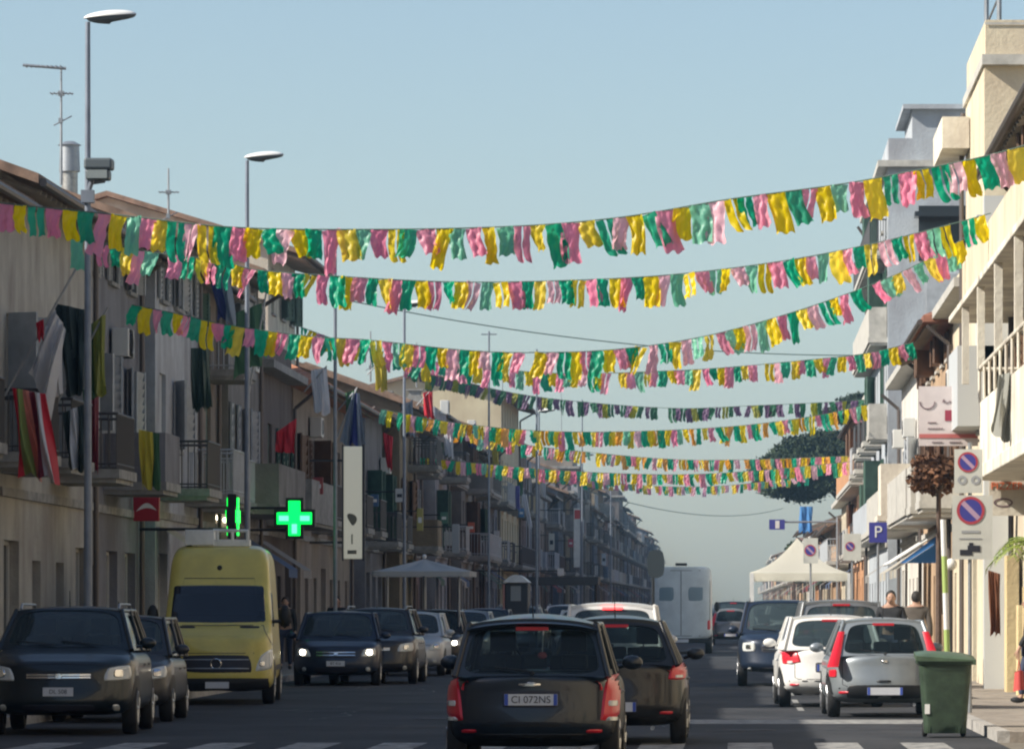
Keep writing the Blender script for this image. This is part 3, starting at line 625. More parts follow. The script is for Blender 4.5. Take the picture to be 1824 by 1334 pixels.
def bunting(name_label, pts, seq, y_left, y_right, pitch=.2, size=1.0, skip=.03, seed=1, xl=None, xr=None):
    """pts: (px, py) along the cord; world depth runs from y_left to y_right between the walls"""
    r = random.Random(seed); P = []
    p0, p1 = pts[0][0], pts[-1][0]; n = 80
    for i in range(n+1):
        px = lerp(p0, p1, i/n); py = spline(pts, px); Y = lerp(y_left, y_right, i/n); P.append(at(px, py, Y))
    mid = P[n//2]; root = empty('bunting', P[0], name_label, 'bunting', 'strings of bunting across the street')
    cm = MB(); cm.path(P, .009, 5)
    obj('cord', cm, M_cord, root)
    L = [0]
    for a, b in zip(P[:-1], P[1:]): L.append(L[-1]+(b-a).length)
    tot = L[-1]; k = 0; d = pitch*.4; cnt = 0
    while d < tot-.1 and cnt < 99:
        i = max(j for j in range(n+1) if L[j] <= d); i = min(i, n-1); t = (d-L[i])/(L[i+1]-L[i]); p = lerp(P[i], P[i+1], t); dv = (P[i+1]-P[i]).normalized()
        colr = seq[k % len(seq)]; k += 1
        if colr == 'green' and r.random() < .25: colr = 'lgreen'
        if colr == 'pink' and r.random() < .3: colr = 'lpink'
        if r.random() > skip:
            var = r.randrange(40); o = bpy.data.objects.new('flag', flag_mesh(var, colr, var % 5 == 1)); COL.objects.link(o); o.parent = root; o.location = p-P[0]-Vector((0, 0, .004))
            sc = r.uniform(.88, 1.12)*size; o.scale = (sc*r.uniform(.85, 1.12)*pitch/.2/size if size != 1 else sc, 1, sc); o.rotation_euler = (r.gauss(0, .13), math.atan2(-dv.z, dv.x)*.9+r.gauss(0, .09), math.atan2(dv.y, dv.x)+r.gauss(0, .3)); cnt += 1
        d += pitch*r.uniform(.88, 1.12)
    return root
GYP = ['green', 'yellow', 'pink']
bunting('nearest and highest string of bunting, with the largest yellow, pink and green flags', [(-120, 345), (0, 362), (200, 382), (400, 404), (600, 409), (900, 404), (1100, 388), (1300, 355), (1500, 328), (1600, 310), (1740, 282), (1830, 258), (1885, 240)], ['green', 'pink', 'yellow'], 46, 46, seed=3)
bunting('second string of bunting from the camera, directly under the highest string', [(130, 425), (260, 448), (400, 466), (450, 480), (600, 492), (800, 502), (1000, 500), (1200, 489), (1400, 464), (1560, 433), (1700, 398), (1765, 380)], GYP, 59, 59, seed=4, skip=.06)
bunting('third string of bunting, sagging low in the middle and climbing steeply to the right', [(235, 543), (320, 560), (400, 578), (560, 600), (650, 605), (830, 624), (950, 628), (1100, 622), (1250, 600), (1400, 560), (1540, 512), (1620, 478), (1700, 435), (1755, 400)], GYP, 65, 65, seed=5, skip=.04)
bunting('fourth string of bunting, ending on the right below the steep one', [(537, 583), (620, 612), (700, 630), (800, 648), (1000, 665), (1200, 660), (1300, 654), (1450, 640), (1540, 630), (1628, 610)], GYP, 90, 90, seed=6, skip=.03)
bunting('string of bunting with its silhouette darkness put into dark green and plum, thinner than all others', [(737, 660), (900, 697), (1000, 712), (1200, 727), (1350, 722), (1480, 716), (1540, 712)], ['dgreen', 'purple', 'olive', 'dgreen', 'purple'], 121, 121, seed=7, skip=.12)
bunting('bright string of bunting right under the dark one', [(680, 729), (800, 752), (950, 768), (1100, 771), (1300, 763), (1450, 745), (1548, 724)], ['green', 'yellow', 'orange', 'green', 'yellow', 'pink'], 110, 116, seed=8, skip=.02, size=1.1)
bunting('upper one of the two lowest long strings of bunting, crossing the pine', [(813, 765), (900, 786), (1000, 800), (1200, 818), (1350, 818), (1512, 812)], ['orange', 'green', 'pink', 'yellow'], 140, 140, seed=9, skip=.03, size=1.05)
bunting('lower one of the two lowest long strings of bunting, crossing the shaded houses', [(750, 815), (850, 825), (1000, 838), (1200, 845), (1350, 838), (1516, 822)], GYP, 137, 137, seed=10, skip=.03, size=1.05)
bunting('short farthest string of bunting just above the open end of the street', [(962, 842), (1060, 856), (1180, 866), (1300, 864), (1445, 846)], GYP, 195, 195, seed=12, skip=.12, size=1.0)
# span wires
for lab, a, b, sag, rr in (('long thin cable running from the left lamp posts down to the right houses', at(585, 528, 102), at(1600, 632, 116), .5, .016),
                   ('thin cable with small drops hanging over the far end of the street', at(1040, 872, 230), at(1395, 905, 390), 1.2, .03)):
    mb = MB(); Q = [lerp(a, b, t/24)-Vector((0, 0, sag*4*(t/24)*(1-t/24))) for t in range(25)]; mb.path(Q, rr, 5)
    tag(obj('cable', mb, M_cord), lab, 'cable')
# ------------------------------------------------------------------ houses
ST = {}
def st(n, c, d=.3): return stucco('wall_'+n, c, d)
M_shgreen = mat('shutter_green', (.05, .11, .08), .6, var=.3); M_shbrown = mat('shutter_brown', (.13, .07, .04), .65, var=.3); M_shgrey = mat('shutter_grey', (.38, .40, .42), .6, var=.2)
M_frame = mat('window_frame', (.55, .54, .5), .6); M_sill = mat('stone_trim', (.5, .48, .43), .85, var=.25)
M_sillL = mat('stone_trim_shaded', (.30, .29, .27), .85, var=.35); M_iron = mat('balcony_iron', (.05, .05, .055), .5); M_roller = mat('roller_shutter', (.24, .24, .25), .5, metal=.3, var=.2)  # M_sillL: same stone trim, the left row's shade put into its colour
M_tile = tiles('roof_tile', (.26, .17, .12)); M_tileo = tiles('roof_tile_orange', (.62, .27, .15)); M_gut = mat('gutter', (.12, .1, .09), .5, metal=.4)
M_soffit = mat('soffit', (.32, .28, .23), .85, var=.2)
M_ac = mat('appliance_white', (.6, .6, .57), .5)
class Fac:
    def __init__(s, sd, F, z, k=1.0): s.sd, s.F, s.z, s.k = sd, F, z, k
    def p(s, u, o, z): return Vector((s.F - s.sd*o, u*s.k, z+s.z))   # sd=-1 left row (outwards +X), sd=+1 right row (outwards -X)
    def box(s, mb, u0, u1, o0, o1, z0, z1): a = s.p(u0, o0, z0); b = s.p(u1, o1, z1); mb.box(min(a.x, b.x), max(a.x, b.x), a.y, b.y, a.z, b.z); return mb
def house(label, sd, F, y0, y1, H, wall, depth=10, floors=(0, 3.9, 6.9), roofk='gable', over=.7, ridge=None, tile=None, shut=None, seed=0, shops=True, balc=(1,), bal_solid=None, cols=None, far=False, group='houses along the street',
          ground_wall=None, hip=False, awn=None, cat='house', slope=.36, base=None, bal_out=1.1, bstyle=0, near_windows=()):
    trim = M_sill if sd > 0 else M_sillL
    r = random.Random(seed*13+7); zg = g(y0); y0 *= KD; y1 *= KD; root = empty('house', (F, (y0+y1)/2, zg), label, cat, group); EX.add(root.name)
    f = Fac(sd, F, zg); W_ = y1-y0; cols = cols or max(2, int(round(W_/2.9))); shut = shut or r.choice([M_shgreen, M_shbrown, M_shgrey]); tile = tile or M_tile
    fl = [z_ for z_ in floors if z_ < H-1.8]; ops = []
    for fi, fz in enumerate(fl):
        top = fl[fi+1] if fi+1 < len(fl) else H; ht = top-fz
        for c in range(cols):
            uc = y0+W_*(c+.5)/cols
            if fi == 0:
                if r.random() < .6: ops.append([uc-.85, uc+.85, .14, 2.75, 'shop', fi])
                else: ops.append([uc-.5, uc+.5, .14, 2.45, 'door', fi])
            elif fi in balc and c % 2 == (seed % 2): ops.append([uc-.55, uc+.55, fz+.12, fz+min(2.45, ht-.5), 'french', fi])
            else: ops.append([uc-.5, uc+.5, fz+.95, fz+min(2.4, ht-.4), 'window', fi])
    # wall with real openings
    mb = MB(); us = sorted({y0, y1, *[o[0] for o in ops], *[o[1] for o in ops]}); zs = sorted({-.2, H, *[o[2] for o in ops], *[o[3] for o in ops]})
    for a, b in zip(us[:-1], us[1:]):
        for c, d in zip(zs[:-1], zs[1:]):
            if not any(o[0] <= a+1e-6 and b <= o[1]+1e-6 and o[2] <= c+1e-6 and d <= o[3]+1e-6 for o in ops): mb.quad(f.p(a, 0, c), f.p(b, 0, c), f.p(b, 0, d), f.p(a, 0, d))
    rd = -.24
    for o in ops:
        u0, u1, a, b = o[:4]
        mb.quad(f.p(u0, 0, a), f.p(u0, rd, a), f.p(u0, rd, b), f.p(u0, 0, b)); mb.quad(f.p(u1, 0, a), f.p(u1, 0, b), f.p(u1, rd, b), f.p(u1, rd, a))
        mb.quad(f.p(u0, 0, a), f.p(u1, 0, a), f.p(u1, rd, a), f.p(u0, rd, a)); mb.quad(f.p(u0, 0, b), f.p(u0, rd, b), f.p(u1, rd, b), f.p(u1, 0, b))
    D = -depth
    mb.quad(f.p(y0, 0, -.2), f.p(y0, D, -.2), f.p(y0, D, H), f.p(y0, 0, H)); mb.quad(f.p(y1, 0, -.2), f.p(y1, 0, H), f.p(y1, D, H), f.p(y1, D, -.2))
    mb.quad(f.p(y0, D, -.2), f.p(y1, D, -.2), f.p(y1, D, H), f.p(y0, D, H)); mb.quad(f.p(y0, 0, H), f.p(y1, 0, H), f.p(y1, D, H), f.p(y0, D, H))
    rz = H+(depth/2)*slope
    if roofk == 'gable' and not hip:
        for yy in (y0, y1): mb.tri(f.p(yy, 0, H), f.p(yy, D/2, rz-.02), f.p(yy, D, H))
    wo = obj('wall', mb, wall, root)
    # windows
    for (u0, u1, a, b, kind, fi) in ops:
        q = MB(); t = .07; n1, n2 = rd+.02, rd+.08
        f.box(q, u0, u0+t, n1, n2, a, b); f.box(q, u1-t, u1, n1, n2, a, b); f.box(q, u0+t, u1-t, n1, n2, b-t, b); f.box(q, u0+t, u1-t, n1, n2, a, a+t)
        if kind != 'shop': f.box(q, (u0+u1)/2-.035, (u0+u1)/2+.035, n1, n2, a+t, b-t)
        nm = 'window' if kind in ('window', 'french') else ('shop_window' if kind == 'shop' else 'door')
        w_ = obj(nm, q, M_frame if kind != 'door' else shut, root)
        rolled = kind == 'shop' and r.random() < .35
        q = MB(); q.quad(f.p(u0, rd+.04, a), f.p(u1, rd+.04, a), f.p(u1, rd+.04, b), f.p(u0, rd+.04, b)); obj('pane' if not rolled else 'roller_shutter', q, M_roller if rolled else (M_wgl if kind != 'door' or r.random() < .4 else shut), w_)
        if kind in ('window', 'french') and not far:
            wd = (u1-u0)/2; ang = r.choice([0, 0, .25, .5, 1.1]) ; closed = r.random() < .3
            for sx in (0, 1):
                q = MB()
                if closed: f.box(q, u0+sx*wd+.01, u0+(sx+1)*wd-.01, rd+.12, rd+.16, a+.01, b-.01)
                else:
                    hx = u1 if sx else u0; e = 1 if sx else -1; dx, do = math.cos(ang)*wd*e, math.sin(ang)*wd
                    n_ = 9
                    A = lambda s_, o_, z_: f.p(hx+dx*s_+(do/wd)*o_*-e, .03+do*s_+o_*abs(math.cos(ang)), z_)
                    for k in range(n_):
                        za = lerp(a, b, k/n_); zb_ = lerp(a, b, (k+.86)/n_); q.quad(A(0.02, 0, za), A(1, 0, za), A(1, .045, zb_), A(0.02, .045, zb_))
                    for s0_, s1_ in ((0, .1), (.9, 1)):
                        q.quad(A(s0_, .05, a), A(s1_, .05, a), A(s1_, .05, b), A(s0_, .05, b)); q.quad(A(s1_, 0, a), A(s1_, .05, a), A(s1_, .05, b), A(s1_, 0, b))
                        q.quad(A(s0_, 0, a), A(s0_, .05, a), A(s0_, .05, b), A(s0_, 0, b))
                    q.quad(A(0, -.004, a), A(1, -.004, a), A(1, -.004, b), A(0, -.004, b))
                obj('shutter', q, shut, w_)
        if kind == 'window':
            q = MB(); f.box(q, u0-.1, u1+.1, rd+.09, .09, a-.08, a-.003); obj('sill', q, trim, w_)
    # balconies
    for bi in balc:
        if bi >= len(fl) or bi == 0: continue
        fz = fl[bi]; uu = [o for o in ops if o[5] == bi and o[4] == 'french']; groups = []
        if r.random() < .5 and len(uu) > 1: groups = [(uu[0][0]-.6, uu[-1][1]+.6)]
        else: groups = [(o[0]-.7, o[1]+.7) for o in uu]
        for (a, b) in groups:
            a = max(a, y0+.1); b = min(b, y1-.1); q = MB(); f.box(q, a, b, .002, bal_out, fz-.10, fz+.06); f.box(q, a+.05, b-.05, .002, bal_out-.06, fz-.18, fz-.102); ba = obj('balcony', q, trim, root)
            solid = bal_solid if bal_solid is not None else r.random() < .3
            q = MB()
            if solid:
                f.box(q, a+.02, b-.02, bal_out-.08, bal_out-.02, fz+.062, fz+1.0); f.box(q, a+.02, a+.08, .02, bal_out-.082, fz+.062, fz+1.0); f.box(q, b-.08, b-.02, .02, bal_out-.082, fz+.062, fz+1.0); obj('parapet', q, r.choice([wall, trim]), ba)
            else:
                o_ = bal_out-.05
                q.bar(f.p(a+.04, o_, fz+1.02), f.p(b-.04, o_, fz+1.02), .025); q.bar(f.p(a+.04, o_, fz+.15), f.p(b-.04, o_, fz+.15), .015)
                for e in (a+.04, b-.04): q.bar(f.p(e, .02, fz+1.02), f.p(e, o_, fz+1.02), .025); q.bar(f.p(e, .02, fz+.15), f.p(e, o_, fz+.15), .015)
                n_ = int((b-a)/.13) if not far else int((b-a)/.3)
                for k in range(n_+1): u = lerp(a+.04, b-.04, k/n_); q.bar(f.p(u, o_, fz+.06), f.p(u, o_, fz+1.02), .011, n=4)
                for e in (a+.04, b-.04):
                    for k in range(1, 8): q.bar(f.p(e, o_*k/8, fz+.06), f.p(e, o_*k/8, fz+1.02), .011, n=4)
                obj('railing', q, M_iron if r.random() < .7 else M_shgrey, ba)
    # roof
    if roofk == 'gable':
        q = MB(); t = .16; ov = over; ye = .35
        hz = lambda o: rz-abs(o-D/2)*slope
        if not hip:
            ya, yb = y0-ye, y1+ye
            for (o0, o1) in ((ov, D/2), (D/2, D-ov)):
                za, zb_ = hz(o0), hz(o1)
                q.quad(f.p(ya, o0, za+t), f.p(yb, o0, za+t), f.p(yb, o1, zb_+t), f.p(ya, o1, zb_+t)); q.quad(f.p(ya, o0, za), f.p(ya, o1, zb_), f.p(yb, o1, zb_), f.p(yb, o0, za))
                for yy in (ya, yb): q.quad(f.p(yy, o0, za), f.p(yy, o1, zb_), f.p(yy, o1, zb_+t), f.p(yy, o0, za+t))
            q.quad(f.p(ya, ov, hz(ov)), f.p(yb, ov, hz(ov)), f.p(yb, ov, hz(ov)+t), f.p(ya, ov, hz(ov)+t))
        else:
            ya, yb = y0-ov, y1+ov; ze = H-ov*slope+.02; m_ = min(depth/2+ov, (yb-ya)/2-.2); rr_ = ze+m_*slope*1.0
            A, B, C_, D_ = f.p(ya, ov, ze), f.p(yb, ov, ze), f.p(yb, D-ov, ze), f.p(ya, D-ov, ze); E, G_ = f.p(ya+m_, D/2, rr_), f.p(yb-m_, D/2, rr_); up = Vector((0, 0, t))
            q.quad(A+up, B+up, G_+up, E+up); q.quad(C_+up, D_+up, E+up, G_+up); q.tri(D_+up, A+up, E+up); q.tri(B+up, C_+up, G_+up)
            for a_, b_ in ((A, B), (B, C_), (C_, D_), (D_, A)): q.quad(a_, b_, b_+up, a_+up)
            q.quad(A, B, C_, D_)
        ro = obj('roof', q, tile, root)
        # rafters and tile ends along the eave, gutter
        q = MB(); ze = (hz(ov) if not hip else H-ov*slope+.02); q.bar(f.p(y0-.3, ov+.06, ze+.02), f.p(y1+.3, ov+.06, ze+.02), .07); obj('gutter', q, M_gut, ro)
        if not far:
            q = MB(); n_ = int(W_/.6)
            for k in range(n_): u = y0+.3+k*.6; a_, b_ = f.p(u, .01, H-.13 if not hip else H-.16), f.p(u, ov-.05, ze-.10); q.bar(a_, b_, .05, n=4)
            obj('rafters', q, M_soffit, ro)
        if r.random() < .35 and y0 > 130:
            u = lerp(y0, y1, r.uniform(.25, .8)); q = MB(); o_ = D*.4; zc = hz(o_) if not hip else H+1; f.box(q, u-.3, u+.3, o_-.35, o_+.35, zc-.5, zc+.9); f.box(q, u-.38, u+.38, o_-.43, o_+.43, zc+1.15, zc+1.22)
            for du in (-.28, .2): f.box(q, u+du, u+du+.08, o_-.3, o_+.3, zc+.9, zc+1.15)
            obj('chimney', q, trim, ro)
    else:
        q = MB(); f.box(q, y0-.25, y1+.25, -depth, over*.7, H+.0025, H+.2); cn = obj('cornice', q, trim, root)
        q = MB(); f.box(q, y0+.02, y1-.02, -.22, -.02, H+.202, H+.9); f.box(q, y0+.02, y0+.2, D+.02, -.222, H+.202, H+.9); obj('parapet', q, wall, root)
    # string course, downpipe, meter boxes
    q = MB(); f.box(q, y0+.002, y1-.002, .002, .07, 3.45, 3.6)
    f.box(q, y0+.002, y1-.002, .002, .04, -.1, .6)
    for o in ops:
        if o[4] in ('shop', 'door') : pass
    if not any(o[2] < .6 for o in ops): obj('plinth', q, trim, root)
    else:
        q = MB(); f.box(q, y0+.002, y1-.002, .002, .07, 3.45, 3.6); obj('string_course', q, trim, root)
    q = MB(); u = y1-.25; q.path([f.p(u, over*.9, H-.15), f.p(u, .1, H-.6), f.p(u, .1, .1)], .05, 8); obj('downpipe', q, M_gut, root, True)
    if not far:
        for k in range(r.randint(0, 2)):
            u = lerp(y0+.6, y1-1, r.random()); zz = r.choice(fl[1:] or [3]) + r.choice([.3, 2.5]); q = MB(); f.box(q, u, u+.8, .05, .38, zz, zz+.55); ac = obj('air_conditioner', q, M_ac, root, bevel=.02)
            q = MB(); q.ring(f.p(u+.4, .385, zz+.28), .2, .012, 'x', 20, 5); obj('fan_grille', q, M_iron, ac)
    # shop awning / fascia
    for o in ops:
        if o[4] == 'shop' and r.random() < (.55 if awn is None else awn):
            cm_ = clothm('awning_'+str(seed % 5), [(.35, .33, .3), (.10, .16, .12), (.3, .08, .07), (.12, .17, .28), (.5, .47, .4)][seed % 5], .25, .8)
            q = MB(); q.grid(lambda u, v: f.p(lerp(o[0]-.3, o[1]+.3, u), .05+1.15*v, 3.3-.75*v+.015*math.sin(u*40)*v), 20, 5); q.grid(lambda u, v: f.p(lerp(o[0]-.3, o[1]+.3, u), 1.2, 2.55-.2*v), 20, 1); obj('shop_awning', q, cm_, root)
    return root, Fac(sd, F, zg, KD), ops

O1 = ['', 'first', 'second', 'third', 'fourth', 'fifth', 'sixth', 'seventh', 'eighth', 'ninth', 'tenth', 'eleventh', 'twelfth', 'thirteenth', 'fourteenth', 'fifteenth', 'sixteenth', 'seventeenth', 'eighteenth', 'nineteenth']
ORD = ['zero']+O1[1:]+[x for t, u in (('twent', 'y'), ('thirt', 'y'), ('fort', 'y'), ('fift', 'y'), ('sixt', 'y')) for x in [t+'ieth']+[t+u+'-'+w_ for w_ in O1[1:10]]]
# left row, near to far
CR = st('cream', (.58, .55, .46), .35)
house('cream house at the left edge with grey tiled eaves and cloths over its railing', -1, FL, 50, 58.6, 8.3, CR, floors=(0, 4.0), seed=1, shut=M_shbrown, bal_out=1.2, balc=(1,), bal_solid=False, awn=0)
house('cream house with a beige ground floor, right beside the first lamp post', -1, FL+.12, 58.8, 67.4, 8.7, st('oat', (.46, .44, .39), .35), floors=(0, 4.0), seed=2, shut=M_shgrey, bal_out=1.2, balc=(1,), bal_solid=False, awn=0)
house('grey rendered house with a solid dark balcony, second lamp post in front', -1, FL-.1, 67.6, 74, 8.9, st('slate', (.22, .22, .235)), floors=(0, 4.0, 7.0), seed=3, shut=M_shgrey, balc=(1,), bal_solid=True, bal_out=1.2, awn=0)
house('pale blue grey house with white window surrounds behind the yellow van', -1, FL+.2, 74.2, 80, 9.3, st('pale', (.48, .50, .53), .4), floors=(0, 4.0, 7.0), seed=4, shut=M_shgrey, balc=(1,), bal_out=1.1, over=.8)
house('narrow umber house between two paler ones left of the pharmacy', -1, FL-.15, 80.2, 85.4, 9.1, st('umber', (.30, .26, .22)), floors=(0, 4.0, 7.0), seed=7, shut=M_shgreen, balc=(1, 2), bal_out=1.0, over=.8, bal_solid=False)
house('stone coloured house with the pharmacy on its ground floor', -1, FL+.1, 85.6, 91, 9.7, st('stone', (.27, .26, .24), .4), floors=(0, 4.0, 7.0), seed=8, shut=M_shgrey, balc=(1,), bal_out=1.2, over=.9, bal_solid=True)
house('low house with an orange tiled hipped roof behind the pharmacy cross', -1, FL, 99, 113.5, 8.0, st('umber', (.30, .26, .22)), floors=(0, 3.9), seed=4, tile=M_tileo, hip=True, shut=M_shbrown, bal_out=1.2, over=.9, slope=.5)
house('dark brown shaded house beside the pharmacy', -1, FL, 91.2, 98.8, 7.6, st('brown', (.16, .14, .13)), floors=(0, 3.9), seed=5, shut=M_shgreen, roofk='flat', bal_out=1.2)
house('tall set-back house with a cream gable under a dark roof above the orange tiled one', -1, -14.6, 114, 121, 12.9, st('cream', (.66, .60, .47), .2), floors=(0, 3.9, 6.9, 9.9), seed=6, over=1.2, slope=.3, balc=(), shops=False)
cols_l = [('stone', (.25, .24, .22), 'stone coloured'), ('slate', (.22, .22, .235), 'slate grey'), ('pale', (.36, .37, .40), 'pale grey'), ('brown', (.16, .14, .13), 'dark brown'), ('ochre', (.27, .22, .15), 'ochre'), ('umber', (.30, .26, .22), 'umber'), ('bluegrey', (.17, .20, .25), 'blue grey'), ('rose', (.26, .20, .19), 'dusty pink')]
rr = random.Random(4); y = 121.3; k = 0
names = ['facing the grey parasol', 'just past the grey parasol', 'beside the newspaper kiosk', 'past the newspaper kiosk']
while y < 690:
    wd = rr.uniform(5, 9) if y < 300 else rr.uniform(12, 20); y1 = y+wd
    cn = cols_l[(k*3+1) % 8]; ratio = curve([(120, 8.8), (190, 9.4), (260, 10.3), (400, 11.5), (560, 11), (700, 9)], y)+(rr.uniform(-.7, .7) if y < 190 else rr.uniform(-1.9, 1.5))
    if 186 < y < 196 or (k and 150 < y < 200 and y1 > 196 and 'tallcream' not in ST):
        ST['tallcream'] = 1
        house('tall house with a plain cream gable wall and dark eaves rising over the left row', -1, FL, y, y+15, 12.4, st('lightcream', (.62, .55, .38), .15), floors=(0, 3.6, 6.6, 9.6), seed=60, over=1.0, depth=8, slope=.25, balc=(1, 2), far=True)
        y += 15.2; k += 1; continue
    flat = rr.random() < .25
    ords = ORD[10:]
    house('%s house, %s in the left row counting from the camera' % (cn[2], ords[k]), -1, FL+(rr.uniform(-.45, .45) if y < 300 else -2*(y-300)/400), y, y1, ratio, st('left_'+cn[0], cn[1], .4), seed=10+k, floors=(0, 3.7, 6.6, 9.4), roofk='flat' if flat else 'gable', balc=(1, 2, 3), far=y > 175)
    y = y1+.2; k += 1

# right row
W_cream = st('suncream', (.70, .62, .47), .35); W_tan = st('warmtan', (.68, .60, .44), .2)
r1, f1, o1 = house('cream house at the right edge with long balconies and a projecting canopy', 1, FR, 48, 66.4, 9.8, W_cream, floors=(0, 3.9, 7.0), seed=31, shut=M_shbrown, balc=(), over=.65, tile=tiles('roof_tile_grey', (.22, .18, .14)), awn=0, slope=.5, depth=9)
def ledge(root, f, name, a, b, o, z, t, m=M_sill): q = MB(); f.box(q, a, b, .003, o, z-t, z); return obj(name, q, m, root, bevel=.02)
M_lime = stucco('wall_limewhite', (.82, .77, .64), .38)
b1 = ledge(r1, f1, 'balcony', 48, 59.9, 1.15, 3.95, .22, M_lime)
q = MB(); f1.box(q, 48, 59.8, 1.0, 1.1, 3.953, 5.0); f1.box(q, 59.7, 59.8, .02, .998, 3.953, 5.0); obj('parapet', q, M_lime, b1)
q = MB(); q.bar(f1.p(48, 1.1, 5.55), f1.p(59.8, 1.1, 5.55), .035); q.bar(f1.p(59.8, 0, 5.55), f1.p(59.8, 1.1, 5.55), .035)
for u in [48+1.18*i for i in range(11)]: q.bar(f1.p(u, 1.1, 5.0), f1.p(u, 1.1, 5.55), .025)
obj('railing', q, M_lime, b1)
b2 = ledge(r1, f1, 'canopy', 48, 67.6, 1.15, 7.05, .12, M_lime)
q = MB()
for u in (52, 56, 60, 64): f1.box(q, u, u+.14, 1.0, 1.12, 5.58, 6.93)
obj('post', q, M_lime, b2)
q = MB(); f1.box(q, 48, 66, .9, 1.0, 7.053, 7.9); obj('parapet', q, W_tan, b2)
for (u, z) in ((59.5, 7.3), (62.5, 8.0)):
    pass
for (ua, ub, oo, zz) in ((60.8, 61.3, .28, 2.0), (63.2, 63.7, .2, 1.7), (65.6, 66.2, .22, 2.6)): q = MB(); f1.box(q, ua, ub, .003, oo, -.1, zz); obj('pilaster', q, stucco('wall_ochre_plinth', (.72, .58, .32), .3), r1)
q = MB(); f1.box(q, 58.2, 58.7, .003, .34, -.1, 3.6); obj('column', q, M_lime, r1)
# tower house
r2, f2, o2 = house('tall tan stair tower with a flat roof and rooftop railing at the right edge', 1, 4.86, 71.2, 77, 12.2, W_tan, floors=(0,), seed=32, roofk='flat', balc=(), awn=0, depth=8, cols=1, over=.08)
q = MB()
for u, o in ((71.4, -.3), (71.4, -3), (75, -.3)): q.bar(f2.p(u, o, 12.3), f2.p(u, o, 14.3), .05)
q.path([f2.p(75, -.3, 14.25), f2.p(71.4, -.3, 14.25), f2.p(71.4, -7, 14.25)], .03); q.path([f2.p(75, -.3, 13.6), f2.p(71.4, -.3, 13.6), f2.p(71.4, -7, 13.6)], .025); obj('roof_railing', q, M_steel, r2)
q = MB(); f2.box(q, 70.9, 71.197, -2.6, -2.5, 8, 13.4); f2.box(q, 71.19, 71.196, -6, -.01, 13.0, 13.05); obj('wall_strip', q, M_sill, r2)
r3, f3, o3 = house('tan house with solid balconies next to the stair tower', 1, FR, 77.2, 85.6, 8.4, W_tan, floors=(0, 3.9, 7.0), seed=33, roofk='flat', balc=(1, 2), bal_solid=True, awn=0, depth=9, shut=M_shbrown)
q = MB(); f2.box(q, 75.5, 79, .02, .58, 11.15, 11.8); obj('roof_slab', q, M_lime, r2)
q = MB(); f3.box(q, 66.55, 70.9, -8.5, -.02, 0, 9.0); obj('side_wing', q, W_tan, r3)
q = MB()
f3.box(q, 68.2, 71, .0, .95, 5.0, 6.5)
f3.box(q, 68.2, 68.5, .0, .45, 0, 9.3); f3.box(q, 69.6, 69.9, .0, .5, 4.9, 9.1); obj('enclosed_balcony', q, mat('balcony_panel', (.5, .52, .52), .6), r3)
r4, f4, o4 = house('brown house with an orange hipped roof below the blue grey block', 1, FR, 86, 99, 8.6, st('sienna', (.48, .34, .22)), floors=(0, 3.9, 6.6), seed=34, hip=True, tile=tiles('roof_tile_red', (.40, .17, .11)), shut=M_shbrown, balc=(1,), bal_solid=True, awn=.8, slope=.45, depth=9)
r5, f5, o5 = house('narrow white house with a boxed balcony past the brown house', 1, FR, 99.2, 112, 8.3, M_lime if False else st('limewash', (.66, .64, .58), .2), floors=(0, 3.9, 6.6), seed=35, roofk='flat', bal_solid=True, balc=(1, 2), awn=.6)
q = MB(); f5.box(q, 99.0, 101.0, .02, 1.15, 4.1, 5.5); f5.box(q, 99.0, 101.0, .02, 1.25, 3.95, 4.097); obj('boxed_balcony', q, M_lime, r5)
r6, f6, o6 = house('tall blue grey block with a stair head on its flat roof', 1, 4.72, 113, 129, 15.2, st('steelblue', (.46, .50, .53), .25), floors=(0, 3.9, 6.9, 9.9, 12.6), seed=36, roofk='flat', balc=(1, 2, 3, 4), bal_solid=None, depth=14, awn=.4, bal_out=.6, over=.45)
q = MB(); f6.box(q, 116, 121, -6, -.9, 15.9, 17.4); f6.box(q, 115.8, 121.2, -6.2, -.6, 17.403, 17.55); obj('stair_head', q, st('steelblue', (.40, .42, .48)), r6)
q = MB(); f6.box(q, 112.9, 112.998, -2.8, -.95, 12.3, 14.0); f6.box(q, 112.2, 112.9, -3.0, -.8, 13.6, 13.75); obj('side_window', q, M_wgl, r6)
q = MB()
for i, z in enumerate((4.5, 7.5, 10.5)):
    f6.box(q, 112.93, 112.998, -2.2, -1.2, z, z+1.4)
obj('side_shutter', q, M_shgrey, r6)
r7, f7, o7 = house('white house with stacked railing balconies beyond the blue grey block', 1, 5.1, 129.2, 141, 9.2, st('limewash', (.66, .64, .58)), floors=(0, 3.7, 6.5), seed=37, roofk='flat', bal_solid=False, balc=(1, 2), awn=.6, bal_out=.8, over=.5)
r8, f8, o8 = house('orange brown house in front of the pine tree', 1, 5.1, 141.2, 160, 9.2, st('terracotta', (.55, .30, .16), .3), floors=(0, 3.7, 6.4), seed=38, balc=(1, 2), awn=.6, shut=M_shbrown, over=.5, bal_out=.7)
rr = random.Random(9); y = 160.3; k = 0
cols_r = [('peach', (.62, .42, .26), 'peach'), ('suncream', (.62, .54, .40), 'cream'), ('limewash', (.66, .64, .58), 'white'), ('terracotta', (.55, .30, .16), 'terracotta'), ('rose', (.42, .27, .23), 'dusty pink'), ('tan', (.50, .43, .32), 'tan')]
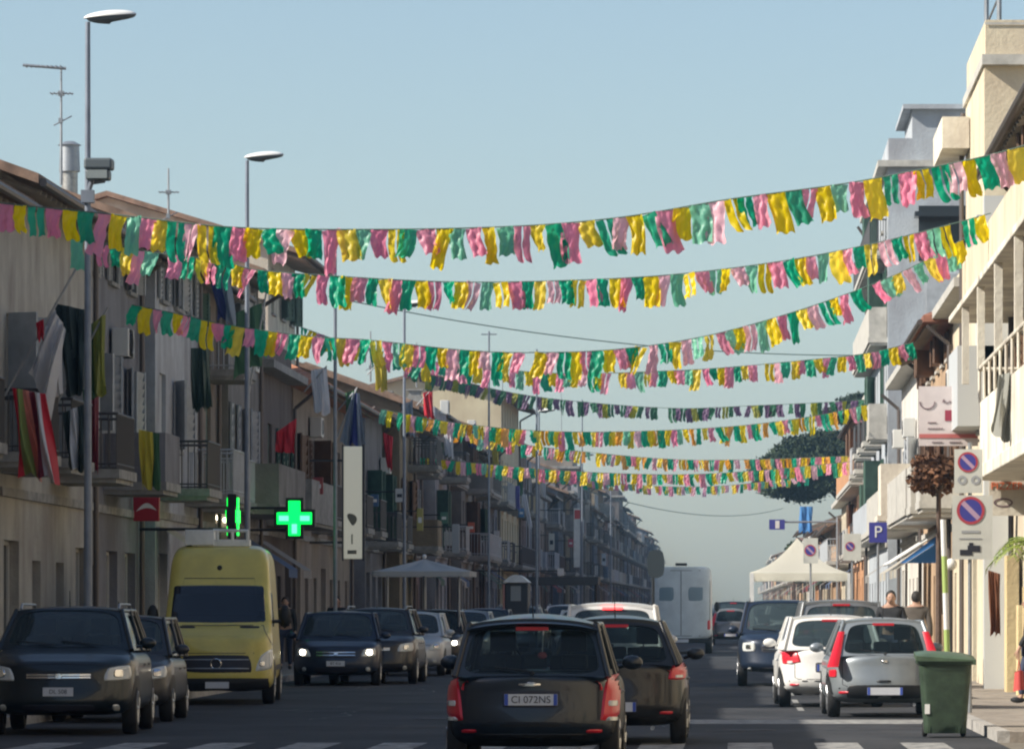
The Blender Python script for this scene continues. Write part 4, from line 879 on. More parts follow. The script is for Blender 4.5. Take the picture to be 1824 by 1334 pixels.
while y < 690:
    wd = rr.uniform(11, 20); cn = cols_r[(k*5+1) % 6]
    if 235 < y < 262: y = 264   # the garden of the pine
    hh = rr.uniform(5.6, 7.4) if y < 300 else rr.uniform(5.5, 8)
    house('%s house, %s in the right row counting from the camera' % (cn[2], ORD[8:][k]), 1, FR+(0.3 if y > 200 else 0), y, y+wd, hh, st(cn[0], cn[1]), seed=40+k, floors=(0, 3.5), balc=(1,), far=True, roofk='flat' if rr.random() < .3 else 'gable')
    y += wd+.2; k += 1

# the same street carries on behind the viewpoint and shades it
for i, (a, b) in enumerate(((-150, -60), (-59, 5), (5.5, 49.7))): house('cream terrace on the left side behind the viewpoint, row %s' % O1[i+1], -1, FL, a, b, 9.2, st('cream', (.66, .60, .47)), seed=90+i, far=True, cols=12, balc=(1,))
for i, (a, b) in enumerate(((-150, -60), (-59, 5), (5.5, 47.7))): house('tan terrace on the right side behind the viewpoint, row %s' % O1[i+1], 1, FR, a, b, 9.2, W_tan, seed=95+i, far=True, cols=12, balc=())
# ------------------------------------------------------------------ street lamps
def lamp(X, Y, H, label, arm=.72, extra=False):
    root = empty('street_lamp', (X, Y, g(Y)+.13), label, 'street lamp', 'street lamps on the left pavement'); z0 = g(Y)+.13; z1 = g(Y)+H
    q = MB(); q.bar((X, Y, z0), (X, Y, z0+1.2), .085, .08, 14); q.bar((X, Y, z0+1.2), (X, Y, z1-.05), .062 if Y < 80 else .05, .036, 12); q.bar((X, Y, z0), (X, Y, z0+.04), .17, .17, 14); obj('pole', q, M_pole, root, True)
    q = MB()   # flat lantern, domed above, bowl below
    def top(u, v):
        a = 2*math.pi*u; rx, ry = arm/2*1.06, .16; return (X+arm/2-.04+rx*math.cos(a)*math.cos(v*1.5), Y+ry*math.sin(a)*math.cos(v*1.5), z1+.03+.09*math.sin(v*1.5)+.03*math.cos(a)*math.cos(v*1.5))
    q.grid(top, 28, 8); obj('lantern', q, M_white, root, True)
    q = MB(); q.grid(lambda u, v: (X+arm/2-.02+arm/2*.98*math.cos(2*math.pi*u)*math.cos(v*1.5), Y+.145*math.sin(2*math.pi*u)*math.cos(v*1.5), z1+.02-.07*math.sin(v*1.5)+.03*math.cos(2*math.pi*u)), 28, 6); obj('lamp_bowl', q, mat('lamp_bowl', (.13, .15, .16), .25), root, True)
    if extra:   # floodlight bracket halfway up
        zf = z0-.13+EYE+(VY-300)*Y/F-EYE+1.5
        q = MB(); zf = EYE+(VY-302)*Y/F
        q.box(X-.02, X+.38, Y-.3, Y+.05, zf-.02, zf+.14); q.box(X+.0, X+.34, Y-.27, Y+.02, zf-.17, zf-.022); fl_ = obj('floodlight', q, mat('floodlight_body', (.10, .12, .13), .5), root, bevel=.03)
        q = MB(); q.box(X+.03, X+.31, Y-.285, Y-.272, zf-.15, zf-.03); obj('lamp_glass', q, mat('lamp_glass', (.25, .28, .28), .15), fl_)
        q = MB(); q.bar((X, Y, zf-.35), (X+.1, Y-.1, zf-.1), .035); q.bar((X, Y, zf-.2), (X+.25, Y-.05, zf-.17), .03); q.box(X-.09, X+.09, Y-.08, Y+.08, zf-.48, zf-.3); obj('bracket', q, M_pole, fl_)
LX = -9.3
lamp(-9.3, 52.4, 10.08, 'tallest looking street lamp at the left, with a floodlight clamped to its pole', extra=True)
lamp(-9.3, 69.5, 10.2, 'second street lamp from the left, just right of the orange and white sky above the roofs'.replace('just right of the orange and white sky above the roofs', 'standing clear against the sky'))
lamp(-9.3, 84.8, 10.1, 'third street lamp from the left, its head hidden among the top flags')
lamp(-9.3, 102.5, 10.1, 'fourth street lamp from the left, its head just over the sagging third string')
lamp(-8.4, 156, 9.9, 'street lamp with a short head beside the cream gable wall')
lamp(-8.3, 196, 9.6, 'small distant street lamp beyond the lamp at the cream gable')
lamp(-8.2, 240, 9.5, 'farthest street lamp of the left pavement')
# masts that carry the strings
for (px, py, Y, lab) in ((871, 590, 118, 'thin grey mast carrying the span cable over the left roofs'), (956, 622, 121, 'thin dark mast rising behind the green flag left of the middle'), (1037, 712, 165, 'slim mast right of the cream gable, reaching up into the dark bunting')):
    p = at(px, py, Y); q = MB(); q.bar((p.x, p.y, g(Y)+.004), p, .045, .03, 10); q.bar((p.x-.25, p.y, p.z-.1), (p.x+.25, p.y, p.z-.1), .02); q.bar((p.x, p.y, g(Y)+.005), (p.x, p.y, g(Y)+.06), .16); tag(obj('mast', q, M_pole, org=(p.x, p.y, g(Y))), lab, 'mast')
# chimney pipe and antennas on the first roofs
p = at(124, 255, 76); q = MB(); q.bar((p.x, p.y, 9.3), (p.x, p.y, p.z-.55), .17, .17, 16); fl = empty('chimney_flue', (p.x, p.y, 9.3), 'steel chimney flue with a cowl on the roof left of the first lamp', 'chimney'); obj('pipe', q, mat('flue_steel', (.42, .42, .40), .4, metal=.5, var=.4, scale=8), fl, True)
q = MB(); q.bar((p.x, p.y, p.z-.6), (p.x, p.y, p.z-.05), .22, .2, 16); q.bar((p.x, p.y, p.z-.05), (p.x, p.y, p.z+.03), .25, .1, 16); obj('cowl', q, M_steel, fl, True)
def antenna(px, y0, y1, Y, label, kind=0):
    a = at(px, y0, Y); b = at(px, y1, Y); root = empty('aerial', b, label, 'aerial'); q = MB(); q.bar(b, a, .03, .02, 8); obj('mast', q, M_steel, root)
    q = MB()
    if kind == 0:
        q.bar(a+Vector((-.78, 0, .03)), a+Vector((.1, 0, -.04)), .03)
        for i in range(9): c = a+Vector((-.72+.09*i, 0, .0)); q.bar(c+Vector((0, -.16, 0)), c+Vector((0, .16, 0)), .012)
    q.bar(a+Vector((-.22, 0, -.55)), a+Vector((.25, 0, -.55)), .014)
    for i in range(6): c = a+Vector((-.2+.08*i, 0, -.55)); q.bar(c+Vector((0, -.2, 0)), c+Vector((0, .2, 0)), .01)
    q.bar(a+Vector((-.15, 0, -1.2)), a+Vector((.2, .1, -1.0)), .014); q.box(a.x-.06, a.x+.06, a.y-.04, a.y+.04, a.z-.6, a.z-.5); q.box(a.x-.05, a.x+.03, a.y-.04, a.y+.04, a.z-1.15, a.z-1.05)
    obj('elements', q, M_steel, root)
antenna(109, 119, 330, 74.5, 'tall television aerial left of the first street lamp')
antenna(895, 640, 700, 205, 'small aerial on the dark eaves of the tall cream gable house', 1)

# ------------------------------------------------------------------ signs
M_sbox = mat('sign_ivory', (.72, .71, .60), .5, emit=(.8, .78, .62), estr=.18)
def quadbox(q, a, b, y, t=.06): q.box(a.x, b.x, y, y+t, min(a.z, b.z), max(a.z, b.z)); return q
# tall ivory lightbox
Y = 96.0; a = at(612, 795, Y); b = at(645, 995, Y); sb = empty('shop_sign', ((a.x+b.x)/2, Y, b.z), 'tall narrow ivory shop sign hanging over the left pavement', 'sign')
q = MB(); quadbox(q, a, b, Y, .14); obj('panel', q, M_sbox, sb, bevel=.02)
q = MB(); q.box(a.x-.04, a.x-.002, Y-.01, Y+.15, b.z-.05, a.z+.05); q.box(b.x+.002, b.x+.07, Y-.01, Y+.15, b.z-.05, a.z+.05); q.box(a.x-.9, a.x-.04, Y+.04, Y+.09, a.z-.4, a.z-.34); q.box(a.x-.9, a.x-.04, Y+.04, Y+.09, b.z+.4, b.z+.46); obj('frame', q, M_iron, sb)
mg = mat('sign_mark_olive', (.22, .21, .15), .6); c = at(627, 925, Y); q = MB(); q.poly([(c.x+.12*math.cos(t)+.03*math.sin(2*t), Y-.006, c.z+.15*math.sin(t)-.05*math.cos(t)) for t in [2*math.pi*i/20 for i in range(20)]]); obj('emblem', q, mg, sb)
text('lettering', '1', .38, mg, sb, at(627, 961, Y)+Vector((0, -.006, 0)), ext=.002); c = at(627, 983, Y); q = MB(); q.box(c.x-.12, c.x+.12, Y-.007, Y-.003, c.z-.05, c.z+.05); obj('caption', q, mg, sb)
# pharmacy crosses
M_gr = mat('neon_green', (0, 1, .2), .4, emit=(0, 1, .08), estr=1.6); M_grl = mat('neon_green_pale', (.1, 1, .3), .4, emit=(.08, 1, .27), estr=2.2)
def cross(px, py, Y, s, label, side=False):
    c = at(px, py, Y); root = empty('pharmacy_cross', c, label, 'pharmacy sign', 'green pharmacy crosses')
    w_ = s/3.0; q = MB(); d = .16
    def arm(hw, hh, o): 
        if side: q.box(c.x-o, c.x+o, c.y-hw, c.y+hw, c.z-hh, c.z+hh)
        else: q.box(c.x-hw, c.x+hw, c.y-o, c.y+o, c.z-hh, c.z+hh)
    arm(w_/2+.07, s/2+.07, .09); arm(s/2+.07, w_/2+.07, .0905); obj('housing', q, M_dark, root)
    q = MB(); arm(w_/2, s/2, .11); q.v = q.v
    if not side:
        q.box(c.x-s/2, c.x-w_/2-.001, c.y-.11, c.y+.11, c.z-w_/2, c.z+w_/2); q.box(c.x+w_/2+.001, c.x+s/2, c.y-.11, c.y+.11, c.z-w_/2, c.z+w_/2)
    else: q.box(c.x-.11, c.x+.11, c.y-s/2, c.y-w_/2-.001, c.z-w_/2, c.z+w_/2); q.box(c.x-.11, c.x+.11, c.y+w_/2+.001, c.y+s/2, c.z-w_/2, c.z+w_/2)
    lt = obj('light', q, M_gr, root)
    if not side:
        q = MB(); k = w_*.22
        q.box(c.x-s/2+.05, c.x-w_/2, c.y-.118, c.y-.111, c.z-k, c.z+k); q.box(c.x+w_/2, c.x+s/2-.05, c.y-.118, c.y-.111, c.z-k, c.z+k); q.box(c.x-k, c.x+k, c.y-.118, c.y-.111, c.z-s/2+.05, c.z-w_/2); obj('bright_tube', q, M_grl, lt)
    q = MB(); q.bar((c.x-.1, c.y, c.z-w_), (FL, c.y, c.z-w_), .03); q.bar((c.x-.1, c.y, c.z+w_*.9), (FL, c.y, c.z+w_*.9), .03) if not side else None; obj('bracket', q, M_dark, root)
cross(525, 923, 84, .80, 'lit green pharmacy cross facing the street, right of the yellow van')
cross(415, 920, 73.5, .76, 'lit green pharmacy cross seen edge-on above the yellow van', True)
# lit shop interior above the van: small warm lamps
q = MB()
for (px, py) in ((371, 921), (384, 922), (402, 926)): c = at(px, py, 85.5); q.ball(c, .075, .06, .06, 10)
tag(obj('shop_lamps', q, mat('warm_bulb', (1, .9, .7), .4, emit=(1, .9, .65), estr=7)), 'three small white spotlights over the shop entrance behind the yellow van', 'shop lights')
# red sign left
a = at(237, 876, 73); b = at(284, 928, 73); rs = empty('shop_sign', ((a.x+b.x)/2, 73, b.z), 'dark red square shop sign with a white swoosh over the left pavement', 'sign')
q = MB(); quadbox(q, a, b, 73, .12); obj('panel', q, mat('sign_red', (.38, .02, .04), .45), rs, bevel=.02)
q = MB(); m_ = lerp(a, b, .5); q.grid(lambda u, v: (lerp(a.x+.06, b.x-.05, u), 72.992, m_.z-.1+.12*math.sin(u*3)+(v-.5)*.10*math.sin(math.pi*u)), 12, 2); obj('swoosh', q, M_white, rs)
q = MB(); q.bar((FL, 73.06, a.z-.1), (a.x, 73.06, a.z-.1), .025); obj('bracket', q, M_dark, rs)
def small_sign(px0, py0, px1, py1, Y, m, label, wall=-12.0, bits=None):
    a = at(px0, py0, Y); b = at(px1, py1, Y); o = empty('shop_sign', ((a.x+b.x)/2, Y, b.z), label, 'sign'); q = MB(); quadbox(q, a, b, Y, .1); obj('panel', q, m, o, bevel=.01)
    e = a.x if wall < 0 else b.x; q = MB(); q.bar((wall, Y+.05, a.z-.1), (e, Y+.05, a.z-.1), .022); obj('bracket', q, M_dark, o)
    if bits:
        for (u0, u1, v0, v1, m2) in bits: q = MB(); q.box(lerp(a.x, b.x, u0), lerp(a.x, b.x, u1), Y-.008, Y-.003, lerp(b.z, a.z, v0), lerp(b.z, a.z, v1)); obj('mark', q, m2, o)
    return o
M_sred = mat('sign_bright_red', (.6, .05, .05), .5); M_sblue = mat('sign_blue', (.04, .06, .35), .5); M_sgrey = mat('sign_grey', (.33, .34, .35), .6)
small_sign(805, 933, 818, 985, 128, M_sgrey, 'narrow grey sign on the left facades right above the grey parasol')
small_sign(1022, 905, 1036, 1010, 200, M_white, 'narrow white vertical sign with a red round top in the distance', bits=[(.1, .9, .82, .97, M_sred)])
small_sign(993, 1012, 1004, 1025, 150, M_white, 'tiny white square sign on the dark canopy')
small_sign(338, 880, 360, 940, 82, mat('sign_smoke', (.16, .17, .18), .5), 'grey shop sign behind the yellow van', bits=[(.2, .8, .6, .7, M_white)])
# traffic sign seen from behind in the middle distance
p = at(1168, 1004, 112); ts = empty('road_sign', (p.x-.1, 112, g(112)), 'dark rounded board on a post left of the white box van', 'road sign')
q = MB(); q.grid(lambda u, v: (p.x+.27*(lambda x, y: x*math.sqrt(1-.35*y*y))(2*u-1, 2*v-1), 112, p.z+.43*(lambda x, y: y*math.sqrt(1-.35*x*x))(2*u-1, 2*v-1)), 10, 10); q.grid(lambda u, v: (p.x+.27*(2*u-1)*math.sqrt(1-.35*(2*v-1)**2), 112.05, p.z+.43*(2*v-1)*math.sqrt(1-.35*(2*u-1)**2)), 10, 10); obj('board', q, mat('sign_back', (.035, .045, .05), .5), ts)
q = MB(); q.bar((p.x-.08, 112.1, g(112)), (p.x-.08, 112.1, p.z+.3), .045); obj('post', q, M_dark, ts)
# no-parking signs
M_sp = mat('sign_plate', (.60, .60, .54), .55, var=.1); M_nb = mat('sign_navy', (.05, .05, .28), .5); M_nr = mat('sign_ring_red', (.42, .05, .07), .5)
def disc(c, r0, r1, y, n=32):
    q = MB()
    for i in range(n):
        t0, t1 = 2*math.pi*i/n, 2*math.pi*(i+1)/n; P = [(c.x+r*math.cos(t), y, c.z+r*math.sin(t)) for r, t in ((r0, t0), (r1, t0), (r1, t1), (r0, t1))]
        q.poly(P) if r0 > 0 else q.poly([P[0], P[1], P[2]])
    return q
def nopark(c, r, y, par):
    d = obj('disc', disc(c, 0, r*.8, y-.006), M_nb, par); obj('ring', disc(c, r*.8, r, y-.008), M_nr, d)
    q = MB(); k = r*.58; t = r*.12; q.quad((c.x-k-t, y-.010, c.z+k-t), (c.x-k+t, y-.010, c.z+k+t), (c.x+k+t, y-.010, c.z-k+t), (c.x+k-t, y-.010, c.z-k-t)); obj('slash', q, mat('sign_slash', (.45, .30, .42), .5), d)
Y = 52.0; np_ = empty('parking_sign', (at(1728, 1000, Y).x, Y, .13), 'pair of stacked no-parking signs on one post above the green wheelie bin', 'road sign')
px_ = at(1728, 1000, Y).x; q = MB(); q.bar((px_, Y+.05, .13), (px_, Y+.05, at(0, 788, Y).z), .03, n=10); obj('post', q, M_steel, np_)
a = at(1700, 800, Y); b = at(1750, 878, Y); q = MB(); quadbox(q, a, b, Y, .015); p1 = obj('upper_plate', q, M_sp, np_); nopark(at(1724, 823, Y), .145, Y, p1)
for px in (1714, 1738): c = at(px, 855, Y); obj('roundel', disc(c, .03, .065, Y-.006), M_sgrey, p1)
a = at(1696, 882, Y); b = at(1768, 996, Y); q = MB(); quadbox(q, a, b, Y, .015); p2 = obj('lower_plate', q, M_sp, np_); nopark(at(1729, 909, Y), .20, Y, p2)
q = MB(); c = at(1729, 947, Y); q.box(c.x-.13, c.x+.13, Y-.007, Y-.003, c.z-.018, c.z+.018); c = at(1733, 959, Y); q.box(c.x-.2, c.x+.12, Y-.007, Y-.003, c.z-.008, c.z+.008); obj('caption', q, M_sgrey, p2)
q = MB(); c = at(1726, 985, Y); q.box(c.x-.13, c.x+.05, Y-.007, Y-.003, c.z-.03, c.z+.05); q.box(c.x-.02, c.x+.16, Y-.0075, Y-.0035, c.z+.02, c.z+.11); q.box(c.x+.0, c.x+.06, Y-.007, Y-.003, c.z+.11, c.z+.15); obj('tow_truck_mark', q, M_ink, p2)
# blue P sign and small signs down the right side
def post_sign(px0, py0, px1, py1, Y, m, label, cat='road sign', z0=None):
    a = at(px0, py0, Y); b = at(px1, py1, Y); cx = (a.x+b.x)/2; o = empty('road_sign', (cx, Y, g(Y)+.13), label, cat); q = MB(); quadbox(q, a, b, Y, .02); pl = obj('board', q, m, o); q = MB(); q.bar((cx, Y+.05, g(Y)+.13), (cx, Y+.05, a.z+.05), .03); obj('post', q, M_steel, o); return o, pl, a, b
o, pl, a, b = post_sign(1548, 930, 1580, 966, 88, M_nb, 'square navy blue parking sign with a white P beside the blue awning'); text('lettering', 'P', .4, M_white, pl, lerp(a, b, .5)+Vector((0, -.006, 0)))
o, pl, a, b = post_sign(1502, 950, 1534, 998, 101, M_sp, 'small white no-parking sign left of the navy parking sign'); nopark(at(1514, 973, 101), .13, 101, pl)
o, pl, a, b = post_sign(1431, 958, 1457, 1003, 108, M_sp, 'small grey no-parking sign in front of the gazebo peak'); nopark(at(1443, 980, 108), .17, 108, pl)
Y = 150; a = at(1370, 925, Y); b = at(1398, 943, Y); ow = empty('direction_sign', (b.x, Y, b.z), 'navy and white direction sign reaching out over the road near the pine', 'road sign'); q = MB(); quadbox(q, a, b, Y, .04); pl = obj('board', q, M_nb, ow); q = MB(); m_ = lerp(a, b, .5); q.box(m_.x-.07, m_.x+.1, Y-.008, Y-.004, b.z+.05, a.z-.05); obj('arrow', q, M_white, pl)
q = MB(); q.bar((4.2, Y+.07, a.z-.1), (a.x, Y+.07, a.z-.1), .04); q.bar((4.2, Y+.07, g(Y)+.1), (4.2, Y+.07, a.z+.1), .06); obj('post', q, M_steel, ow)
# restaurant board projecting from the right house
Y = 70.0; a = at(1637, 688, Y); b = at(1742, 794, Y); M_pk = mat('board_pink', (.66, .58, .56), .6, var=.12)
rb = empty('shop_board', ((a.x+b.x)/2, Y, b.z), 'large pale pink board with a red band and dark red emblem on the right facade', 'sign'); q = MB(); quadbox(q, a, b, Y, .1); obj('panel', q, M_pk, rb)
def rel(u, v): return Vector((lerp(a.x, b.x, u), Y-.006, lerp(a.z, b.z, v)))
q = MB(); p0, p1 = rel(0, .80), rel(1, .87); q.box(p0.x+.001, p1.x-.001, Y-.012, Y-.002, p1.z, p0.z); obj('band', q, mat('band_red', (.5, .14, .13), .6), rb)
q = MB(); p0, p1 = rel(.44, .4), rel(.57, .58); q.box(p0.x, p1.x, Y-.012, Y-.002, p1.z, p0.z); obj('emblem', q, mat('emblem_red', (.30, .03, .06), .6), rb)
q = MB(); P = [rel(.08+.14*math.cos(t)*.9+.06, .26-.12*math.sin(t)) for t in [math.pi*(1.0+i/10) for i in range(11)]]; q.path(P, .012)
for i in range(9): q.path([rel(.4+.05*i, .27+.02*(i % 2)), rel(.42+.05*i, .22+.03*((i*2) % 3)), rel(.44+.05*i, .27)], .01)
for (u0, u1, v) in ((.15, .42, .72), (.22, .40, .95), (.52, .72, .95), (.15, .3, .62)):
    for i in range(6): q.path([rel(lerp(u0, u1, i/6), v), rel(lerp(u0, u1, (i+.6)/6), v-.02)], .011)
obj('lettering', q, mat('board_ink', (.16, .10, .11), .6), rb)
q = MB(); q.bar((b.x, Y+.05, a.z-.1), (FR, Y+.05, a.z-.1), .03); q.bar((b.x, Y+.05, b.z+.1), (FR, Y+.05, b.z+.1), .03); obj('bracket', q, M_steel, rb)
# shop board with orange letters above the palm
Y = 60.0; a = at(1762, 838, Y); b = at(1850, 918, Y); sbd = empty('shop_board', (b.x, Y, b.z), 'ivory shop board with red orange letters behind the stacked no-parking signs', 'sign'); q = MB(); quadbox(q, a, b, Y, .1); obj('panel', q, M_lime, sbd)
text('lettering', 'PIZZERIA', .17, mat('letter_orange', (.75, .17, .06), .5), sbd, at(1800, 866, Y)+Vector((.02, -.01, 0))); c = at(1787, 895, Y); q = MB(); q.grid(lambda u, v: (c.x+(.13+.03*v)*math.cos(2*math.pi*u), Y-.008, c.z+(.05+.025*v)*math.sin(2*math.pi*u)), 24, 1); obj('oval_mark', q, mat('board_ink', (.2, .1, .1), .6), sbd)

# ------------------------------------------------------------------ wheelie bin
M_bin = mat('bin_green', (.036, .062, .036), .55, var=.35, scale=6, bump=.1); Y = 45.0; cx = (1686-VX)*Y/F; wb = empty('wheelie_bin', (cx, Y+.35, g(Y)), 'green wheelie bin with a slanted lid at the right kerb', 'bin')
def bw(z): return lerp(.25, .325, z/.95)
q = MB(); Z = [.06, .1, .5, .88, .93]
def binr(u, v):
    z = Z[0]+(Z[-1]-Z[0])*v; a = 2*math.pi*u; ca, sa = math.cos(a), math.sin(a); return (cx+bw(z)*math.copysign(abs(ca)**.22, ca), Y+.36+(.30+.07*v)*math.copysign(abs(sa)**.22, sa), z)
q.grid(binr, 48, 8); q.poly([binr(i/24, 0) for i in range(24)]); obj('tub', q, M_bin, wb, True)
q = MB(); q.grid(lambda u, v: (lerp(binr(u, 1)[0], cx, 0)+(.035*(1 if v > .3 else 0))*(1 if binr(u, 1)[0] > cx else -1), binr(u, 1)[1]-.02+.03*(1 if binr(u, 1)[1] > Y+.36 else -1)*v, .90+.05*v), 48, 2); obj('rim', q, M_bin, wb, True)
q = MB()
def lid(u, v): x = 2*u-1; yv = 2*v-1; return (cx+.37*x, Y+.38+.42*yv, 1.0+.05*(v)+.045*(1-x**4)*(1-yv**4)+.015-.05*(x+1)*.5)
q.grid(lid, 12, 12); q.grid(lambda u, v: Vector(lid(u, 0))-Vector((0, 0, .06*v)), 12, 1); q.grid(lambda u, v: Vector(lid(0, u))-Vector((0, 0, .06*v)), 12, 1); q.grid(lambda u, v: Vector(lid(1, u))-Vector((0, 0, .06*v)), 12, 1); q.grid(lambda u, v: Vector(lid(u, 1))-Vector((0, 0, .06*v)), 12, 1); obj('lid', q, mat('bin_lid', (.075, .12, .07), .45, var=.3), wb, True)
for sx in (-1, 1):
    q = MB(); q.ring((cx+sx*.24, Y+.66, .1), .065, .035, 'x'); q.bar((cx+sx*.22, Y+.66, .1), (cx+sx*.26, Y+.66, .1), .06); obj('wheel', q, M_rub, wb, True)
q = MB(); q.bar((cx-.3, Y+.80, .98), (cx+.3, Y+.80, .98), .018); obj('handle', q, M_bin, wb)
q = MB(); q.box(cx-.262, cx-.2, Y+.03, Y+.045, .3, .42); obj('sticker', q, M_white, wb)

# ------------------------------------------------------------------ market tents, parasol, awnings
M_cv = clothm('canvas_white', (.86, .83, .72), .55, .8); Y = 112.0
gz = empty('gazebo', (2.0, Y+1.5, g(Y)), 'white canvas gazebo with a pointed top beside the parked cars on the right', 'market tent')
L0, R0 = at(1336, 1020, Y).x, at(1512, 1020, Y).x; e = at(0, 1020, Y).z; pk = at(1420, 958, Y+1.5); q = MB(); cs = [(L0, Y), (R0, Y), (R0, Y+3), (L0, Y+3)]
for i in range(4):
    A, B = cs[i], cs[(i+1) % 4]
    def fn(u, v, A=A, B=B):
        b_ = Vector((lerp(A[0], B[0], u), lerp(A[1], B[1], u), e+.06*math.sin(u*9)*.3)); top = Vector((pk.x, pk.y, pk.z)); p = lerp(b_, top, v); p.z -= .35*math.sin(math.pi*v)*(1-.0*v)*.55; return p
    q.grid(fn, 10, 10); q.grid(lambda u, v, A=A, B=B: (lerp(A[0], B[0], u), lerp(A[1], B[1], u)+.02*math.sin(u*20)*v, e-.22*v-.03*abs(math.sin(u*12))*v), 16, 2)
obj('canopy', q, M_cv, gz)
for (x, yy) in cs: q = MB(); q.box(x-.03 if x > 1 else x, x+.06 if x > 1 else x+.12, yy, yy+.06, g(Y), e); obj('leg', q, M_white, gz)
pt_ = empty('market_parasol', (at(755, 1000, 95).x, 95, g(95)+.1), 'wide grey white market parasol over the left parked cars', 'parasol'); Y = 95; xa, xb = at(667, 1020, Y).x, at(845, 1022, Y).x; xc = (xa+xb)/2; zt_ = at(0, 995, Y).z; ze_ = at(0, 1018, Y).z
q = MB(); q.grid(lambda u, v: (lerp(xc, lerp(xa, xb, .5)+(xb-xa)/2*max(-1, min(1, 1.35*math.cos(2*math.pi*u))), v), Y+1.3*max(-1, min(1, 1.35*math.sin(2*math.pi*u)))*v, lerp(zt_, ze_, v**.9)-.05*math.sin(math.pi*v)*math.sin(2*math.pi*u*4)**2), 48, 8)
q.grid(lambda u, v: (xc+(xb-xa)/2*max(-1, min(1, 1.35*math.cos(2*math.pi*u))), Y+1.3*max(-1, min(1, 1.35*math.sin(2*math.pi*u))), ze_-.13*v), 48, 1); obj('canopy', q, clothm('canvas_grey', (.55, .56, .54), .25, .8), pt_)
q = MB(); q.bar((xc, Y, g(Y)+.02), (xc, Y, zt_), .05); q.bar((xa+.4, Y-.9, g(Y)), (xa+.4, Y-.9, ze_), .035); q.bar((xb-.35, Y-.9, g(Y)), (xb-.35, Y-.9, ze_), .035); obj('pole', q, M_steel, pt_)
q = MB(); q.ball((xc, Y, zt_+.06), .06); obj('finial', q, M_white, pt_)
# blue awning on the right
aw = empty('blue_awning', (FR, 90, 2.8), 'blue and white shop awning with a bright blue side cheek on the right', 'awning'); Y = 88; A = at(1670, 940, Y); 
q = MB(); x0_, x1_ = at(1588, 0, Y).x, FR; zt_, zb_ = A.z, at(0, 1002, Y).z
q.grid(lambda u, v: (lerp(x1_, x0_, v), lerp(Y, Y+5, u), lerp(zt_, zb_, v)), 10, 4); obj('canopy', q, clothm('awning_white', (.55, .57, .6), .25, .8), aw)
q = MB(); q.tri((x1_, Y+.01, zt_-.02), (x0_+.22, Y+.01, zb_), (x1_, Y+.01, zb_)); q.tri((x1_, Y+.03, zt_-.02), (x1_, Y+.03, zb_), (x0_+.22, Y+.03, zb_)); obj('side_cheek', q, clothm('awning_blue', (.07, .25, .62), .25, .7), aw)
q = MB(); q.bar((x1_, Y, zt_), (x0_, Y, zb_), .03); q.bar((x1_, Y+5, zt_), (x0_, Y+5, zb_), .03); q.bar((x0_, Y, zb_), (x0_, Y+5, zb_), .03); obj('frame', q, M_white, aw)
# dark canopy far left and kiosk
dk = empty('canopy', (-9, 140, 3), 'long flat dark canopy over the pavement in the distance', 'awning'); q = MB(); a = at(940, 1028, 146); b = at(1068, 1042, 146); q.box(a.x, b.x, 146, 149, b.z, a.z); obj('roof', q, mat('canopy_dark', (.06, .065, .07), .7), dk)
q = MB()
for x in (a.x+.1, b.x-.1): q.bar((x, 146.2, g(146)), (x, 146.2, b.z), .05)
obj('post', q, M_dark, dk)
ks = empty('kiosk', (-9.0, 131, g(131)+.13), 'small dark newspaper kiosk with a white rounded roof and a pink side', 'kiosk'); Y = 118; a = at(884, 1022, Y); b = at(930, 1100, Y); q = MB(); q.box(a.x+.06, b.x, Y, Y+2, g(Y)+.1, a.z-.25); obj('body', q, mat('kiosk_dark', (.05, .055, .06), .6), ks, bevel=.05)
q = MB(); q.grid(lambda u, v: (lerp(a.x, b.x+.03, u), lerp(Y-.15, Y+2.1, v), a.z-.24+.26*math.sin(math.pi*u)), 14, 4); q.poly([(lerp(a.x, b.x+.03, i/14), Y-.14, a.z-.24+.26*math.sin(math.pi*i/14)) for i in range(15)]); obj('roof', q, M_white, ks)
q = MB(); q.box(a.x, a.x+.055, Y-.02, Y+2, g(Y)+.1, a.z-.3); obj('side_panel', q, mat('kiosk_pink', (.5, .24, .2), .6), ks)
q = MB(); m_ = lerp(a, b, .5); q.box(m_.x-.16, m_.x+.18, Y-.02, Y-.004, m_.z-.15, m_.z+.35); q.box(m_.x-.22, m_.x+.22, Y-.02, Y-.004, m_.z-.75, m_.z-.6); obj('display', q, mat('kiosk_display', (.3, .31, .3), .5), ks)

# ------------------------------------------------------------------ cloth and flags hung on the left houses
def banner(P, m, label, amp=.08, seed=0, cat='flag', name='flag', staff=None, rows=10):
    r = random.Random(seed); a1, a2 = r.uniform(0, 6), r.uniform(0, 6); P = [Vector(p) for p in P]; root = empty(name, P[0], label, cat)
    n = (P[1]-P[0]).cross(P[3]-P[0]).normalized()
    mats = m if isinstance(m, list) else [m]; K = len(mats)
    for i, mm in enumerate(mats):
        q = MB(); q.grid(lambda u, v: (lambda uu: lerp(lerp(P[0], P[1], uu), lerp(P[3], P[2], uu), v)+n*(amp*math.sin(a1+11*uu+1.6*v)+amp*.6*math.sin(a2+23*uu-3*v))*(.5+v)+(P[1]-P[0])*(.10*math.sin(a2+13*uu+3*v)*v)+Vector((0, 0, -.12*abs(math.sin(a1+7*uu))*v)))(lerp(i/K, (i+1)/K, u)), 14, rows); obj('cloth', q, mm, root, True)
    if staff: q = MB(); q.bar(staff[0], staff[1], .02); obj('staff', q, M_steel, root)
    return root
